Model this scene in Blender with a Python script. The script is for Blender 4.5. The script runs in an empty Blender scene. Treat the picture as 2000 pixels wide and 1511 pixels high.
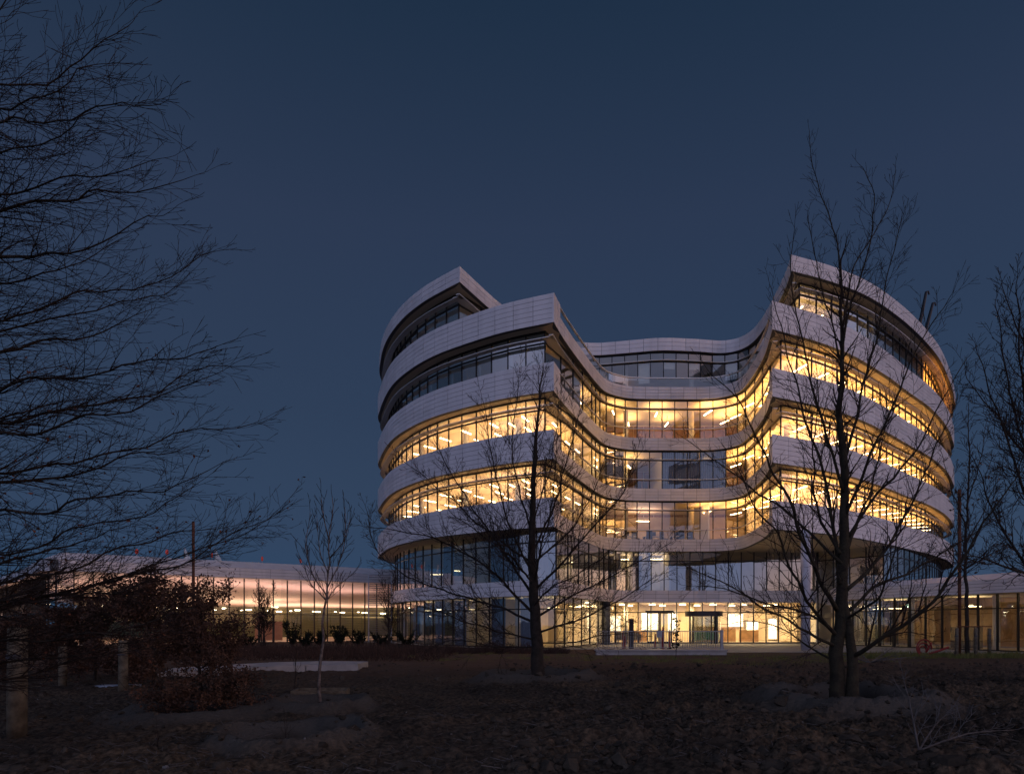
import bpy, math, random
import numpy as np
from mathutils import Vector, noise
from mathutils.geometry import tessellate_polygon

random.seed(7); RNG = np.random.default_rng(7)
sc = bpy.context.scene
col = sc.collection
F = 1333.0; HZ = 1218.0; EYE = 1.57

# ------------------------------------------------------------------ camera
cd = bpy.data.cameras.new("camera"); cam = bpy.data.objects.new("camera", cd)
col.objects.link(cam); sc.camera = cam
cam.location = (0, 0, EYE); cam.rotation_euler = (math.pi / 2, 0, 0)
cd.sensor_width = 36; cd.lens = 36 * F / 2000; cd.shift_y = (HZ - 755.5) / 2000
cd.clip_start = 0.1; cd.clip_end = 6000

# ------------------------------------------------------------------ dusk sky
SUN = Vector((0.85, -0.53, 0)).normalized()
w = bpy.data.worlds.new("World"); sc.world = w; w.use_nodes = True
nt = w.node_tree; N = nt.nodes; L = nt.links
bg = N['Background']
def wn(t, **k):
    n = N.new(t)
    for a, b in k.items(): setattr(n, a, b)
    return n
sky = wn('ShaderNodeTexSky', sky_type='NISHITA'); sky.sun_disc = False
sky.sun_elevation = math.radians(-2.5); sky.sun_rotation = math.atan2(SUN.x, SUN.y)
tc = wn('ShaderNodeTexCoord')
sep = wn('ShaderNodeSeparateXYZ'); L.new(tc.outputs['Generated'], sep.inputs[0])
def ramp(fac, stops, interp='LINEAR'):
    r = wn('ShaderNodeValToRGB'); r.color_ramp.interpolation = interp
    e = r.color_ramp.elements
    while len(e) < len(stops): e.new(0.5)
    for i, (p, c) in enumerate(stops):
        e[i].position = p; e[i].color = (*c, 1)
    L.new(fac, r.inputs[0]); return r.outputs[0]
nz = wn('ShaderNodeTexNoise'); nz.inputs['Scale'].default_value = 3.5; nz.inputs['Detail'].default_value = 5
mp = wn('ShaderNodeMapping'); mp.inputs['Scale'].default_value = (1, 1, 6)
L.new(tc.outputs['Generated'], mp.inputs[0]); L.new(mp.outputs[0], nz.inputs['Vector'])
def mth(op, a, b=None, c=None):
    m = wn('ShaderNodeMath', operation=op)
    for i, v in enumerate((a, b, c)):
        if v is None: continue
        if isinstance(v, (int, float)): m.inputs[i].default_value = v
        else: L.new(v, m.inputs[i])
    return m.outputs[0]
zc = mth('MAXIMUM', sep.outputs['Z'], 0.0)
zj = mth('ADD', zc, mth('MULTIPLY', mth('SUBTRACT', nz.outputs[0], 0.5), mth('MULTIPLY', zc, 1.1)))
dot = mth('ADD', mth('MULTIPLY', sep.outputs['X'], SUN.x), mth('MULTIPLY', sep.outputs['Y'], SUN.y))
hl = mth('SQRT', mth('ADD', mth('MULTIPLY', sep.outputs['X'], sep.outputs['X']), mth('MULTIPLY', sep.outputs['Y'], sep.outputs['Y'])))
dn = mth('DIVIDE', dot, mth('MAXIMUM', hl, 0.02))
def sstep(v, a, b):
    m = wn('ShaderNodeMapRange', interpolation_type='SMOOTHERSTEP')
    m.inputs['From Min'].default_value = a; m.inputs['From Max'].default_value = b
    L.new(v, m.inputs['Value']); return m.outputs[0]
def mixc(f, a, b):
    m = wn('ShaderNodeMix', data_type='RGBA')
    L.new(f, m.inputs[0]); L.new(a, m.inputs[6]); L.new(b, m.inputs[7]); return m.outputs[2]
front = ramp(zc, [(0, (.030, .066, .130)), (.12, (.0255, .055, .112)), (.28, (.0215, .044, .092)), (.50, (.0205, .0365, .078)), (.68, (.0100, .0255, .0555)), (1, (.008, .017, .038))])
side_ = ramp(zj, [(0, (.42, .46, .66)), (.06, (.36, .44, .76)), (.2, (.42, .48, .80)), (.5, (.40, .43, .66)), (.8, (.14, .16, .27)), (1, (.012, .021, .042))])
sun_ = ramp(zj, [(0, (1.6, .85, .32)), (.035, (1.6, .90, .45)), (.08, (1.2, .76, .58)), (.18, (.92, .62, .62)), (.42, (.55, .42, .50)), (.75, (.12, .11, .16)), (1, (.012, .021, .042))])
yn = mth('DIVIDE', mth('MULTIPLY', sep.outputs['Y'], -1.0), mth('MAXIMUM', hl, 0.02))
base = mixc(mth('MAXIMUM', sstep(dn, 0.48, 0.9), sstep(yn, 0.0, 0.7)), front, side_)
base = mixc(sstep(dn, 0.76, 0.99), base, sun_)
sc1 = wn('ShaderNodeVectorMath', operation='SCALE'); L.new(base, sc1.inputs[0]); sc1.inputs[3].default_value = 1 / 0.06
ad = wn('ShaderNodeVectorMath', operation='ADD'); L.new(sc1.outputs[0], ad.inputs[0]); L.new(sky.outputs[0], ad.inputs[1])
L.new(ad.outputs[0], bg.inputs[0]); bg.inputs[1].default_value = 0.06
sc.view_settings.view_transform = 'Standard'; sc.view_settings.look = 'None'
sc.view_settings.gamma = 1; sc.view_settings.use_curve_mapping = False; sc.view_settings.exposure = 0
# afterglow of the sun just set: one very soft weak lamp from behind the camera, low in the west
sl = bpy.data.lights.new("afterglow_sun", 'SUN'); so = bpy.data.objects.new("afterglow_sun", sl); col.objects.link(so)
sl.energy = 0.10; sl.angle = math.radians(40); sl.color = (1.0, .70, .72)
so.rotation_euler = Vector((SUN.x, SUN.y, 0.22)).to_track_quat('Z', 'Y').to_euler()
sc.cycles.max_bounces = 6; sc.cycles.diffuse_bounces = 3; sc.cycles.glossy_bounces = 3
sc.cycles.transparent_max_bounces = 16; sc.cycles.sample_clamp_indirect = 4
sc.cycles.caustics_reflective = False; sc.cycles.caustics_refractive = False

# ------------------------------------------------------------------ materials
def mat(name, rgb, rough=0.6, metal=0.0, noise_amt=0.0, noise_scale=4.0, emit=None, es=0.0, bump=0.0, bscale=40, rgb2=None, island=0.0, spec=0.5):
    m = bpy.data.materials.new(name); m.use_nodes = True
    n = m.node_tree.nodes; l = m.node_tree.links; p = n['Principled BSDF']
    p.inputs['Base Color'].default_value = (*rgb, 1); p.inputs['Roughness'].default_value = rough
    p.inputs['Metallic'].default_value = metal; p.inputs['Specular IOR Level'].default_value = spec
    co = n.new('ShaderNodeTexCoord')
    if noise_amt or rgb2:
        t = n.new('ShaderNodeTexNoise'); t.inputs['Scale'].default_value = noise_scale; t.inputs['Detail'].default_value = 6
        l.new(co.outputs['Object'], t.inputs['Vector'])
        mx = n.new('ShaderNodeMix'); mx.data_type = 'RGBA'
        c2 = rgb2 or tuple(c * (1 - noise_amt) for c in rgb)
        mr = n.new('ShaderNodeMapRange'); mr.inputs[1].default_value = .35; mr.inputs[2].default_value = .65
        l.new(t.outputs[0], mr.inputs[0]); l.new(mr.outputs[0], mx.inputs[0])
        mx.inputs[6].default_value = (*rgb, 1); mx.inputs[7].default_value = (*c2, 1)
        out = mx.outputs[2]
        if island:
            g = n.new('ShaderNodeNewGeometry'); hv = n.new('ShaderNodeHueSaturation')
            mr2 = n.new('ShaderNodeMapRange'); mr2.inputs[3].default_value = 1 - island; mr2.inputs[4].default_value = 1 + island
            l.new(g.outputs['Random Per Island'], mr2.inputs[0]); l.new(mr2.outputs[0], hv.inputs['Value']); l.new(out, hv.inputs['Color']); out = hv.outputs[0]
        l.new(out, p.inputs['Base Color'])
    if bump:
        t = n.new('ShaderNodeTexNoise'); t.inputs['Scale'].default_value = bscale; t.inputs['Detail'].default_value = 8
        l.new(co.outputs['Object'], t.inputs['Vector'])
        b = n.new('ShaderNodeBump'); b.inputs['Strength'].default_value = bump; b.inputs['Distance'].default_value = .03
        l.new(t.outputs[0], b.inputs['Height']); l.new(b.outputs[0], p.inputs['Normal'])
    if emit:
        p.inputs['Emission Color'].default_value = (*emit, 1); p.inputs['Emission Strength'].default_value = es
    return m
def glass_mat(name, tint=(.92, .95, .93), r0=.12, r1=.85, gloss=(1, 1, 1)):
    m = bpy.data.materials.new(name); m.use_nodes = True
    n = m.node_tree.nodes; l = m.node_tree.links; n.remove(n['Principled BSDF'])
    tr = n.new('ShaderNodeBsdfTransparent'); tr.inputs[0].default_value = (*tint, 1)
    gl = n.new('ShaderNodeBsdfGlossy'); gl.inputs['Roughness'].default_value = .015; gl.inputs[0].default_value = (*gloss, 1)
    lw = n.new('ShaderNodeLayerWeight'); lw.inputs[0].default_value = .35
    mr = n.new('ShaderNodeMapRange'); mr.inputs[3].default_value = r0; mr.inputs[4].default_value = r1
    l.new(lw.outputs['Facing'], mr.inputs[0])
    co = n.new('ShaderNodeTexCoord'); t = n.new('ShaderNodeTexNoise'); t.inputs['Scale'].default_value = .8
    l.new(co.outputs['Object'], t.inputs['Vector'])
    b = n.new('ShaderNodeBump'); b.inputs['Strength'].default_value = .12; b.inputs['Distance'].default_value = .02
    l.new(t.outputs[0], b.inputs['Height']); l.new(b.outputs[0], gl.inputs['Normal'])
    mx = n.new('ShaderNodeMixShader'); l.new(mr.outputs[0], mx.inputs[0]); l.new(tr.outputs[0], mx.inputs[1]); l.new(gl.outputs[0], mx.inputs[2])
    l.new(mx.outputs[0], n['Material Output'].inputs[0]); return m
M = {}
M['panel'] = mat('white_coated_cladding', (.72, .685, .71), .38, .0, .10, .6, island=.075, rgb2=(.63, .60, .63))
M['joint'] = mat('panel_joint', (.10, .10, .11), .7, noise_amt=.2)
M['soffit'] = mat('beige_soffit', (.62, .53, .38), .55, noise_amt=.08, noise_scale=.7)
M['fin'] = mat('pale_sunshade_metal', (.60, .58, .56), .35, .3, .08)
M['mull'] = mat('dark_mullion', (.022, .02, .02), .4, .4, .2)
M['glass'] = glass_mat('facade_glass', r0=.10, r1=.75)
M['wingglass'] = glass_mat('wing_glass', r0=.05, r1=.5)
M['glassS2'] = glass_mat('coated_glass', tint=(.7, .76, .78), r0=.24, r1=.85)
M['intwall'] = mat('interior_wall', (.72, .60, .44), .7, noise_amt=.15, noise_scale=1.2)
M['wood'] = mat('oak_wall', (.34, .19, .09), .5, noise_amt=.3, noise_scale=3)
M['floor'] = mat('interior_floor', (.55, .47, .36), .35, noise_amt=.15)
M['white'] = mat('white_plaster', (.75, .72, .66), .6, noise_amt=.06)
M['curtain'] = mat('blue_grey_curtain', (.15, .18, .25), .85, noise_amt=.2, noise_scale=6)
M['blind'] = mat('pale_roller_blind', (.55, .53, .47), .8, noise_amt=.06)
M['lum'] = mat('lit_diffuser', (.9, .85, .7), .5, emit=(1.0, .70, .34), es=20)
M['lumw'] = mat('lit_white_diffuser', (.9, .85, .8), .5, emit=(1.0, .80, .50), es=12)
M['lumdim'] = mat('dim_diffuser', (.9, .85, .8), .5, emit=(1.0, .78, .42), es=5)
M['lumorange'] = mat('orange_diffuser', (.9, .6, .3), .5, emit=(1.0, .50, .16), es=12)
M['exit'] = mat('exit_sign_face', (.8, .9, .8), .5, emit=(.75, 1.0, .72), es=5)
M['dark'] = mat('dark_furniture', (.05, .045, .05), .6, noise_amt=.2)
M['teal'] = mat('teal_fabric', (.05, .22, .19), .8, noise_amt=.2)
M['concrete'] = mat('pale_concrete', (.34, .33, .34), .75, noise_amt=.25, noise_scale=2.5, bump=.2, bscale=20)
M['column'] = mat('white_column_render', (.50, .50, .56), .6, rgb2=(.34, .33, .38), noise_scale=1.6)
M['colgrey'] = mat('grey_column', (.10, .105, .11), .6, noise_amt=.3)
M['steel'] = mat('galvanised_steel', (.30, .31, .34), .4, .8, .2)
M['rust'] = mat('rusty_steel', (.13, .045, .022), .7, .3, .4, 8)
M['blackmetal'] = mat('black_metal', (.02, .02, .025), .45, .5, .2)
M['red'] = mat('red_paint', (.24, .010, .012), .45, noise_amt=.3, noise_scale=5)
M['redlamp'] = mat('red_marker', (.45, .04, .03), .4, noise_amt=.2, emit=(1, .10, .06), es=.10)
M['bark'] = mat('dark_bark', (.040, .031, .026), .9, rgb2=(.022, .018, .015), noise_scale=9, bump=.8, bscale=30, spec=.2)
M['barkgreen'] = mat('algae_bark', (.050, .041, .026), .9, rgb2=(.026, .021, .016), noise_scale=6, bump=.9, bscale=26, spec=.2)
M['twig'] = mat('twig_bark', (.036, .024, .020), .9, rgb2=(.020, .014, .012), noise_scale=6, spec=.2)
M['birch'] = mat('birch_bark', (.22, .18, .16), .8, rgb2=(.05, .035, .03), noise_scale=11, bump=.4, spec=.2)
M['timber'] = mat('weathered_timber', (.17, .14, .10), .85, rgb2=(.07, .055, .04), noise_scale=7, bump=.4, bscale=18, spec=.2)
M['leaf'] = mat('withered_leaf', (.115, .060, .038), .8, rgb2=(.050, .028, .021), noise_scale=3, island=.35, spec=.3)
M['leaf2'] = mat('rust_leaf', (.14, .045, .018), .8, rgb2=(.05, .02, .014), noise_scale=3, island=.4, spec=.3)
M['evergreen'] = mat('evergreen_leaf', (.010, .018, .010), .7, rgb2=(.005, .009, .006), noise_scale=4, island=.3, spec=.15)
M['grass'] = mat('dry_green_grass', (.12, .14, .035), .8, rgb2=(.15, .12, .045), noise_scale=1.2, island=.3, spec=.2)
M['scrub'] = mat('scrub_twig', (.085, .048, .036), .9, rgb2=(.045, .028, .023), noise_scale=2, island=.3, spec=.1)
M['clod'] = mat('soil_clod', (.062, .050, .038), .95, rgb2=(.034, .027, .021), noise_scale=5, island=.4, bump=.6, bscale=30, spec=.2)
M['stone'] = mat('pale_stone', (.16, .15, .145), .85, rgb2=(.09, .085, .08), noise_scale=7, island=.4, spec=.2)
M['deadwood'] = mat('grey_deadwood', (.13, .115, .11), .85, rgb2=(.07, .06, .055), noise_scale=8, spec=.2)
M['paving'] = mat('pale_paving', (.26, .25, .24), .7, noise_amt=.25, noise_scale=1.5, bump=.15)
M['slat'] = mat('grey_slat_metal', (.16, .15, .16), .4, .4, .1)
M['olive'] = mat('olive_interior_cladding', (.17, .17, .09), .7, rgb2=(.12, .12, .06), noise_scale=1.0)
M['pinkbox'] = mat('terracotta_interior_panel', (.42, .22, .13), .7, noise_amt=.1)

def streaks(m):
    n = m.node_tree.nodes; l = m.node_tree.links; p = n['Principled BSDF']; src = p.inputs['Base Color'].links[0].from_socket
    g = n.new('ShaderNodeNewGeometry'); mp_ = n.new('ShaderNodeMapping'); mp_.inputs['Scale'].default_value = (1.7, 1.7, .35); l.new(g.outputs['Position'], mp_.inputs[0])
    t = n.new('ShaderNodeTexNoise'); t.inputs['Scale'].default_value = 1.0; t.inputs['Detail'].default_value = 5; l.new(mp_.outputs[0], t.inputs['Vector'])
    r = n.new('ShaderNodeMapRange'); r.inputs[1].default_value = .42; r.inputs[2].default_value = .72; r.inputs[3].default_value = 1; r.inputs[4].default_value = .90; l.new(t.outputs[0], r.inputs[0])
    x = n.new('ShaderNodeMix'); x.data_type = 'RGBA'; x.blend_type = 'MULTIPLY'; x.inputs[0].default_value = 1; l.new(src, x.inputs[6]); l.new(r.outputs[0], x.inputs[7]); l.new(x.outputs[2], p.inputs['Base Color'])
    r2 = n.new('ShaderNodeMapRange'); r2.inputs[3].default_value = .3; r2.inputs[4].default_value = .55; l.new(t.outputs[0], r2.inputs[0]); l.new(r2.outputs[0], p.inputs['Roughness'])
streaks(M['panel']); streaks(M['concrete'])
# ------------------------------------------------------------------ mesh helpers
class MB:
    def __init__(s): s.v = []; s.f = []
    def add(s, v, f):
        b = len(s.v); s.v += [tuple(p) for p in v]; s.f += [tuple(i + b for i in q) for q in f]; return s
    def box(s, c, d, rz=0.0):
        cx, cy, cz = c; hx, hy, hz = d[0] / 2, d[1] / 2, d[2] / 2; C, S = math.cos(rz), math.sin(rz)
        vs = [(cx + x * C - y * S, cy + x * S + y * C, cz + z) for z in (-hz, hz) for x, y in ((-hx, -hy), (hx, -hy), (hx, hy), (-hx, hy))]
        return s.add(vs, [(3, 2, 1, 0), (4, 5, 6, 7), (0, 1, 5, 4), (1, 2, 6, 5), (2, 3, 7, 6), (3, 0, 4, 7)])
    def tube(s, pts, rad, n=8, cap=True):
        pts = [Vector(p) for p in pts]; rad = rad if isinstance(rad, (list, tuple)) else [rad] * len(pts)
        b = len(s.v); up = None
        for i, p in enumerate(pts):
            t = (pts[min(i + 1, len(pts) - 1)] - pts[max(i - 1, 0)])
            if t.length < 1e-9: t = Vector((0, 0, 1))
            t.normalize()
            if up is None: up = t.orthogonal().normalized()
            u = (up - t * up.dot(t))
            u = u.normalized() if u.length > 1e-6 else t.orthogonal().normalized()
            up = u; v = t.cross(u)
            for k in range(n):
                a = 2 * math.pi * k / n
                s.v.append(tuple(p + (u * math.cos(a) + v * math.sin(a)) * rad[i]))
        for i in range(len(pts) - 1):
            for k in range(n):
                a, c = b + i * n + k, b + i * n + (k + 1) % n
                s.f.append((a, c, c + n, a + n))
        if cap:
            s.f.append(tuple(b + k for k in reversed(range(n)))); e = b + (len(pts) - 1) * n
            s.f.append(tuple(e + k for k in range(n)))
        return s
    def build(s, name, m, parent=None, smooth=False):
        me = bpy.data.meshes.new(name); me.from_pydata(s.v, [], s.f); me.materials.append(m)
        if smooth: me.polygons.foreach_set('use_smooth', [True] * len(me.polygons))
        me.update(); return link(name, me, parent)
def link(name, me, parent=None):
    o = bpy.data.objects.new(name, me); col.objects.link(o)
    if parent: o.parent = parent
    return o
def tag(o, label, cat, group=None):
    o['label'] = label; o['category'] = cat
    if group: o['group'] = group
    return o
def thing(name, label, cat, loc=(0, 0, 0), group=None, rz=0):
    o = bpy.data.objects.new(name, None); col.objects.link(o); o.location = loc; o.rotation_euler = (0, 0, rz)
    o.empty_display_size = .3
    return tag(o, label, cat, group)
def copy_tree(o, parent=None):
    c = o.copy(); col.objects.link(c); c.parent = parent
    for ch in list(o.children): copy_tree(ch, c)
    return c
def at(px, py, D): return Vector(((px - 1000) * D / F, D, EYE - (py - HZ) * D / F))

class Pieces:
    """alike pieces of one part: the largest in view become parts, the rest one stuff part"""
    def __init__(s, name, m, parent, limit=290): s.n, s.m, s.p, s.lim, s.items = name, m, parent, limit, []
    def add(s, v, f, key=None):
        v = np.array(v, float); c = v.mean(0); 
        if key is None:
            ext = v.max(0) - v.min(0); D = max(c[1], 5)
            key = (ext[2] * max(math.hypot(ext[0], ext[1]), .03)) / D ** 2
        s.items.append((key, v, f))
    def box(s, c, d, rz=0.0, key=None):
        b = MB().box(c, d, rz); s.add(b.v, b.f, key)
    def finish(s):
        s.items.sort(key=lambda t: -t[0]); lim = s.lim if len(s.items) > s.lim else len(s.items)
        for k, v, f in s.items[:lim]:
            c = v.mean(0); me = bpy.data.meshes.new(s.n); me.from_pydata([tuple(x) for x in v - c], [], f); me.materials.append(s.m)
            o = link(s.n, me, s.p); o.location = c
        if len(s.items) > lim:
            b = MB()
            for k, v, f in s.items[lim:]: b.add(v, f)
            o = b.build(s.n + '_remainder', s.m, s.p); o['kind'] = 'stuff'

def spline(pts, step=.25):
    """Catmull-Rom through 2D/3D points, resampled evenly"""
    P = np.array(pts, float); P = np.vstack([2 * P[0] - P[1], P, 2 * P[-1] - P[-2]]); out = []
    for i in range(1, len(P) - 2):
        p0, p1, p2, p3 = P[i - 1:i + 3]; n = max(4, int(np.linalg.norm(p2 - p1) / step * 2))
        for t in np.arange(n) / n:
            out.append(.5 * ((2 * p1) + (-p0 + p2) * t + (2 * p0 - 5 * p1 + 4 * p2 - p3) * t * t + (-p0 + 3 * p1 - 3 * p2 + p3) * t ** 3))
    out.append(P[-2]); out = np.array(out)
    return resample(out, step)
def resample(P, step, exact=False):
    d = np.r_[0, np.cumsum(np.linalg.norm(np.diff(P, axis=0), axis=1))]
    n = max(1, int(round(d[-1] / step))); s = np.linspace(0, d[-1], n + 1)
    return np.array([np.interp(s, d, P[:, k]) for k in range(P.shape[1])]).T
def normals(P):
    t = np.gradient(P, axis=0); t /= np.linalg.norm(t, axis=1)[:, None]
    return np.c_[t[:, 1], -t[:, 0]]
def offset(P, d): return P - normals(P) * (np.asarray(d).reshape(-1, 1) if np.ndim(d) else d)
def meet(A, B):
    """trim polyline A's end and B's start at their crossing"""
    best = None
    for i in range(len(A) - 2, -1, -1):
        for j in range(len(B) - 1):
            p, r = A[i], A[i + 1] - A[i]; q, s = B[j], B[j + 1] - B[j]
            den = r[0] * s[1] - r[1] * s[0]
            if abs(den) < 1e-9: continue
            t = ((q - p)[0] * s[1] - (q - p)[1] * s[0]) / den; u = ((q - p)[0] * r[1] - (q - p)[1] * r[0]) / den
            if -1e-6 <= t <= 1 + 1e-6 and -1e-6 <= u <= 1 + 1e-6:
                X = p + r * t; return np.vstack([A[:i + 1], X]), np.vstack([X, B[j + 1:]])
        if i < len(A) - 60: break
    return A, B
def strip(P, z0, z1, flip=False):
    """vertical wall along polyline"""
    v = [(p[0], p[1], z0) for p in P] + [(p[0], p[1], z1) for p in P]; n = len(P)
    return v, [(i, i + 1, n + i + 1, n + i) for i in range(n - 1)]
def ribbon(P, Q, z):
    n = len(P); v = [(p[0], p[1], z) for p in P] + [(q[0], q[1], z) for q in Q]
    return v, [(i, i + 1, n + i + 1, n + i) for i in range(n - 1)]
def prism(poly, z0, z1):
    tri = tessellate_polygon([[Vector((p[0], p[1], 0)) for p in poly]]); n = len(poly)
    v = [(p[0], p[1], z0) for p in poly] + [(p[0], p[1], z1) for p in poly]
    f = [tuple(t) for t in tri] + [tuple(i + n for i in reversed(t)) for t in tri] + [(i, (i + 1) % n, n + (i + 1) % n, n + i) for i in range(n)]
    return v, f
def inside(p, poly):
    x, y = p; c = False; n = len(poly)
    for i in range(n):
        x1, y1 = poly[i]; x2, y2 = poly[(i + 1) % n]
        if (y1 > y) != (y2 > y) and x < (x2 - x1) * (y - y1) / (y2 - y1) + x1: c = not c
    return c

# ------------------------------------------------------------------ ground
PITS = [(8.15 * .97, 12.85, 1.15, .26, 1.45), (.65, 18.9, 1.25, .22, 1.5), (-3.6, 9.0, .55, .16, .85), (-3.9, 12.2, .75, .14, 1.1), (-5.4, 11.7, .7, .14, 1.0), (-7.3, 8.2, .5, .12, .8)]
PITS[1] = (.65, 18.9, 1.05, .22, .9); PITS[2] = (-2.85, 8.9, .68, .17, .42); PITS[3] = (-3.5, 12.4, .62, .2, .5); PITS[0] = (at(1650, 1385, 12.6).x, 12.6, .95, .30, 1.05)
def gz(x, y):
    h = 0.0
    f = max(0.0, min(1.0, (34 - y) / 10)) if y > 0 else 1
    v = Vector((x, y, 0))
    h += (noise.noise(v * .16) * .14 + noise.noise(Vector((x * .35, y * .8, 0))) * .10) * f
    rough = f * (1.0 if y < 20 else max(.25, 1 - (y - 20) / 14)) * (.8 + .9 * max(0, min(1, (x / max(y, 6) + .05) * 3)))
    h += rough * (noise.noise(Vector((x * 1.1, y * 2.2, 0))) * .11 + abs(noise.noise(v * 3.6 + Vector((3, 1, 0)))) * .12 + abs(noise.noise(v * 8.0)) * .055 + noise.noise(v * 17) * .022 + noise.noise(v * 33) * .007)
    for (px, py, r, hh, wd) in PITS:
        d = math.hypot(x - px, (y - py)) 
        if d < r + wd * 2:
            a = math.atan2(y - py, x - px); rr = r * (1 + .18 * noise.noise(Vector((math.cos(a) * 1.5 + px, math.sin(a) * 1.5, 2))))
            h *= min(1.0, .35 + .65 * abs(d - rr) / wd)
            h += 1.15 * hh * math.exp(-((d - rr * 1.35) / (wd * .36)) ** 2) - (.12 + hh * .9) * math.exp(-(d / (rr * .9)) ** 6)
    return h
def ground_mat():
    m = bpy.data.materials.new('dark_soil'); m.use_nodes = True; n = m.node_tree.nodes; l = m.node_tree.links; p = n['Principled BSDF']
    co = n.new('ShaderNodeTexCoord')
    def nz(s, d=7):
        t = n.new('ShaderNodeTexNoise'); t.inputs['Scale'].default_value = s; t.inputs['Detail'].default_value = d; l.new(co.outputs['Object'], t.inputs['Vector']); return t.outputs[0]
    def rp(f, st):
        r = n.new('ShaderNodeValToRGB'); e = r.color_ramp.elements
        while len(e) < len(st): e.new(.5)
        for i, (q, c) in enumerate(st): e[i].position = q; e[i].color = (*c, 1)
        l.new(f, r.inputs[0]); return r.outputs[0]
    a = rp(nz(.35), [(.3, (.032, .025, .019)), (.5, (.062, .047, .034)), (.72, (.105, .072, .044))])
    b = rp(nz(14), [(.35, (.4, .4, .4)), (.5, (.9, .9, .9)), (.7, (1.7, 1.65, 1.6))])
    mx = n.new('ShaderNodeMix'); mx.data_type = 'RGBA'; mx.blend_type = 'MULTIPLY'; mx.inputs[0].default_value = 1
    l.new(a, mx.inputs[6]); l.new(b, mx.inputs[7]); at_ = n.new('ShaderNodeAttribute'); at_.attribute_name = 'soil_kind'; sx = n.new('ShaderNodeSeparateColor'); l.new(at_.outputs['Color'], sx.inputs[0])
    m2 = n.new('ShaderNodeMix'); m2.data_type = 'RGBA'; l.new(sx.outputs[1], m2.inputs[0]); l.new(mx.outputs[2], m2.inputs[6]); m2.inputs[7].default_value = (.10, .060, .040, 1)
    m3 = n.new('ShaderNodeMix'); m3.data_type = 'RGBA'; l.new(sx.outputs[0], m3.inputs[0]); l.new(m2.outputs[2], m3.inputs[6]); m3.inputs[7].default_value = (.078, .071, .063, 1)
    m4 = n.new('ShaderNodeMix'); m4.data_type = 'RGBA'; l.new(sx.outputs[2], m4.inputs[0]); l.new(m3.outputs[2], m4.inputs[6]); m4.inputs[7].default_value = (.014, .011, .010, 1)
    l.new(m4.outputs[2], p.inputs['Base Color'])
    p.inputs['Roughness'].default_value = .95; p.inputs['Specular IOR Level'].default_value = .15
    bm = n.new('ShaderNodeBump'); bm.inputs['Strength'].default_value = .9; bm.inputs['Distance'].default_value = .04
    l.new(nz(26, 10), bm.inputs['Height']); l.new(bm.outputs[0], p.inputs['Normal']); return m
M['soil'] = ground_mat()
def build_ground():
    ys = [-3.0, -1, 1, 3, 4.5, 5.5, 6.3]; y = 6.5
    while y < 46: ys.append(y); y += .042 + (y - 6.5) * .011
    ys += [48, 52, 58, 70, 90, 130, 250, 600, 2500]; ys = [-2500, -400, -60, -15] + ys
    xt = np.linspace(-1, 1, 420)
    v = []; f = []
    for yy in ys:
        hw = .86 * max(yy, 6) + 3 if 6 <= yy <= 47 else (40 if 47 < yy < 60 or -16 < yy < 6 else 2500)
        if yy < 6: hw = {True: 12, False: 2500}[yy > -2]
        if yy in (48, 52): hw = 50
        for t in xt:
            e = abs(t); xx = t * hw * .97 if e < .96 else math.copysign(hw * .93 + (e - .96) / .04 * (2500 if yy > -1000 else 1), t)
            inside_ = 5 < yy < 36 and abs(xx) < 60
            v.append((xx, yy, gz(xx, yy) if inside_ else -.03 if yy > 40 else -.02))
    n = len(xt)
    for j in range(len(ys) - 1):
        for i in range(n - 1): a = j * n + i; f.append((a, a + 1, a + n + 1, a + n))
    b = MB(); b.v = v; b.f = f
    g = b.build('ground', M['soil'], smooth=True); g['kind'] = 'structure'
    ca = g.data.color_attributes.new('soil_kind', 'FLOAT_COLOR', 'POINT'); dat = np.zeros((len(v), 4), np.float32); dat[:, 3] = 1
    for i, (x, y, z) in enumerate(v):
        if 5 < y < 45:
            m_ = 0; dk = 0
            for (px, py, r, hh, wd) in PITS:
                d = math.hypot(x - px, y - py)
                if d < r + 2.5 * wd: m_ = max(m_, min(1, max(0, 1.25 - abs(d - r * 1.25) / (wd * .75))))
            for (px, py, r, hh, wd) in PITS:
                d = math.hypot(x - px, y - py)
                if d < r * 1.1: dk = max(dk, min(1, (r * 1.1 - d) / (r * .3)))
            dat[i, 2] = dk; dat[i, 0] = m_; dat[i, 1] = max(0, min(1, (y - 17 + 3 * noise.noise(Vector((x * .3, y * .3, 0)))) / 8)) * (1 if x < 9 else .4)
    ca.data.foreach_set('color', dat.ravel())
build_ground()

# ------------------------------------------------------------------ office building
OUTL = spline([(-9.5, 69), (-11.2, 65), (-11.65, 60), (-10.85, 56.3), (-9.1, 51.2), (-7.1, 47.6), (-5, 45), (-2.5, 42.9), (-.3, 41.4), (2.44, 40.1)])
CRT = spline([(2.44, 40.1), (3.25, 42.6), (4.6, 46.2), (6.2, 50.2), (7.2, 52.2), (8.5, 53.3), (9.9, 53.75), (13, 53.85), (15.6, 53.75), (17.0, 52.9), (17.45, 51.2), (16.85, 45.9), (15.7, 41.1)])
OUTR = spline([(15.7, 41.1), (19.1, 42.85), (22.5, 45.1), (26.9, 48.9), (29.9, 51.8), (34.4, 56.1), (38.7, 60.9), (42.3, 65.6), (44.8, 69.5), (45.6, 74), (43, 80)])
TOPL = spline([(-9.3, 69), (-11.0, 65), (-11.5, 60), (-10.6, 55.3), (-9.35, 51.5), (-7.7, 48.2), (-6, 45.8), (-4.5, 44.2), (-3.3, 43.05)])
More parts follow.
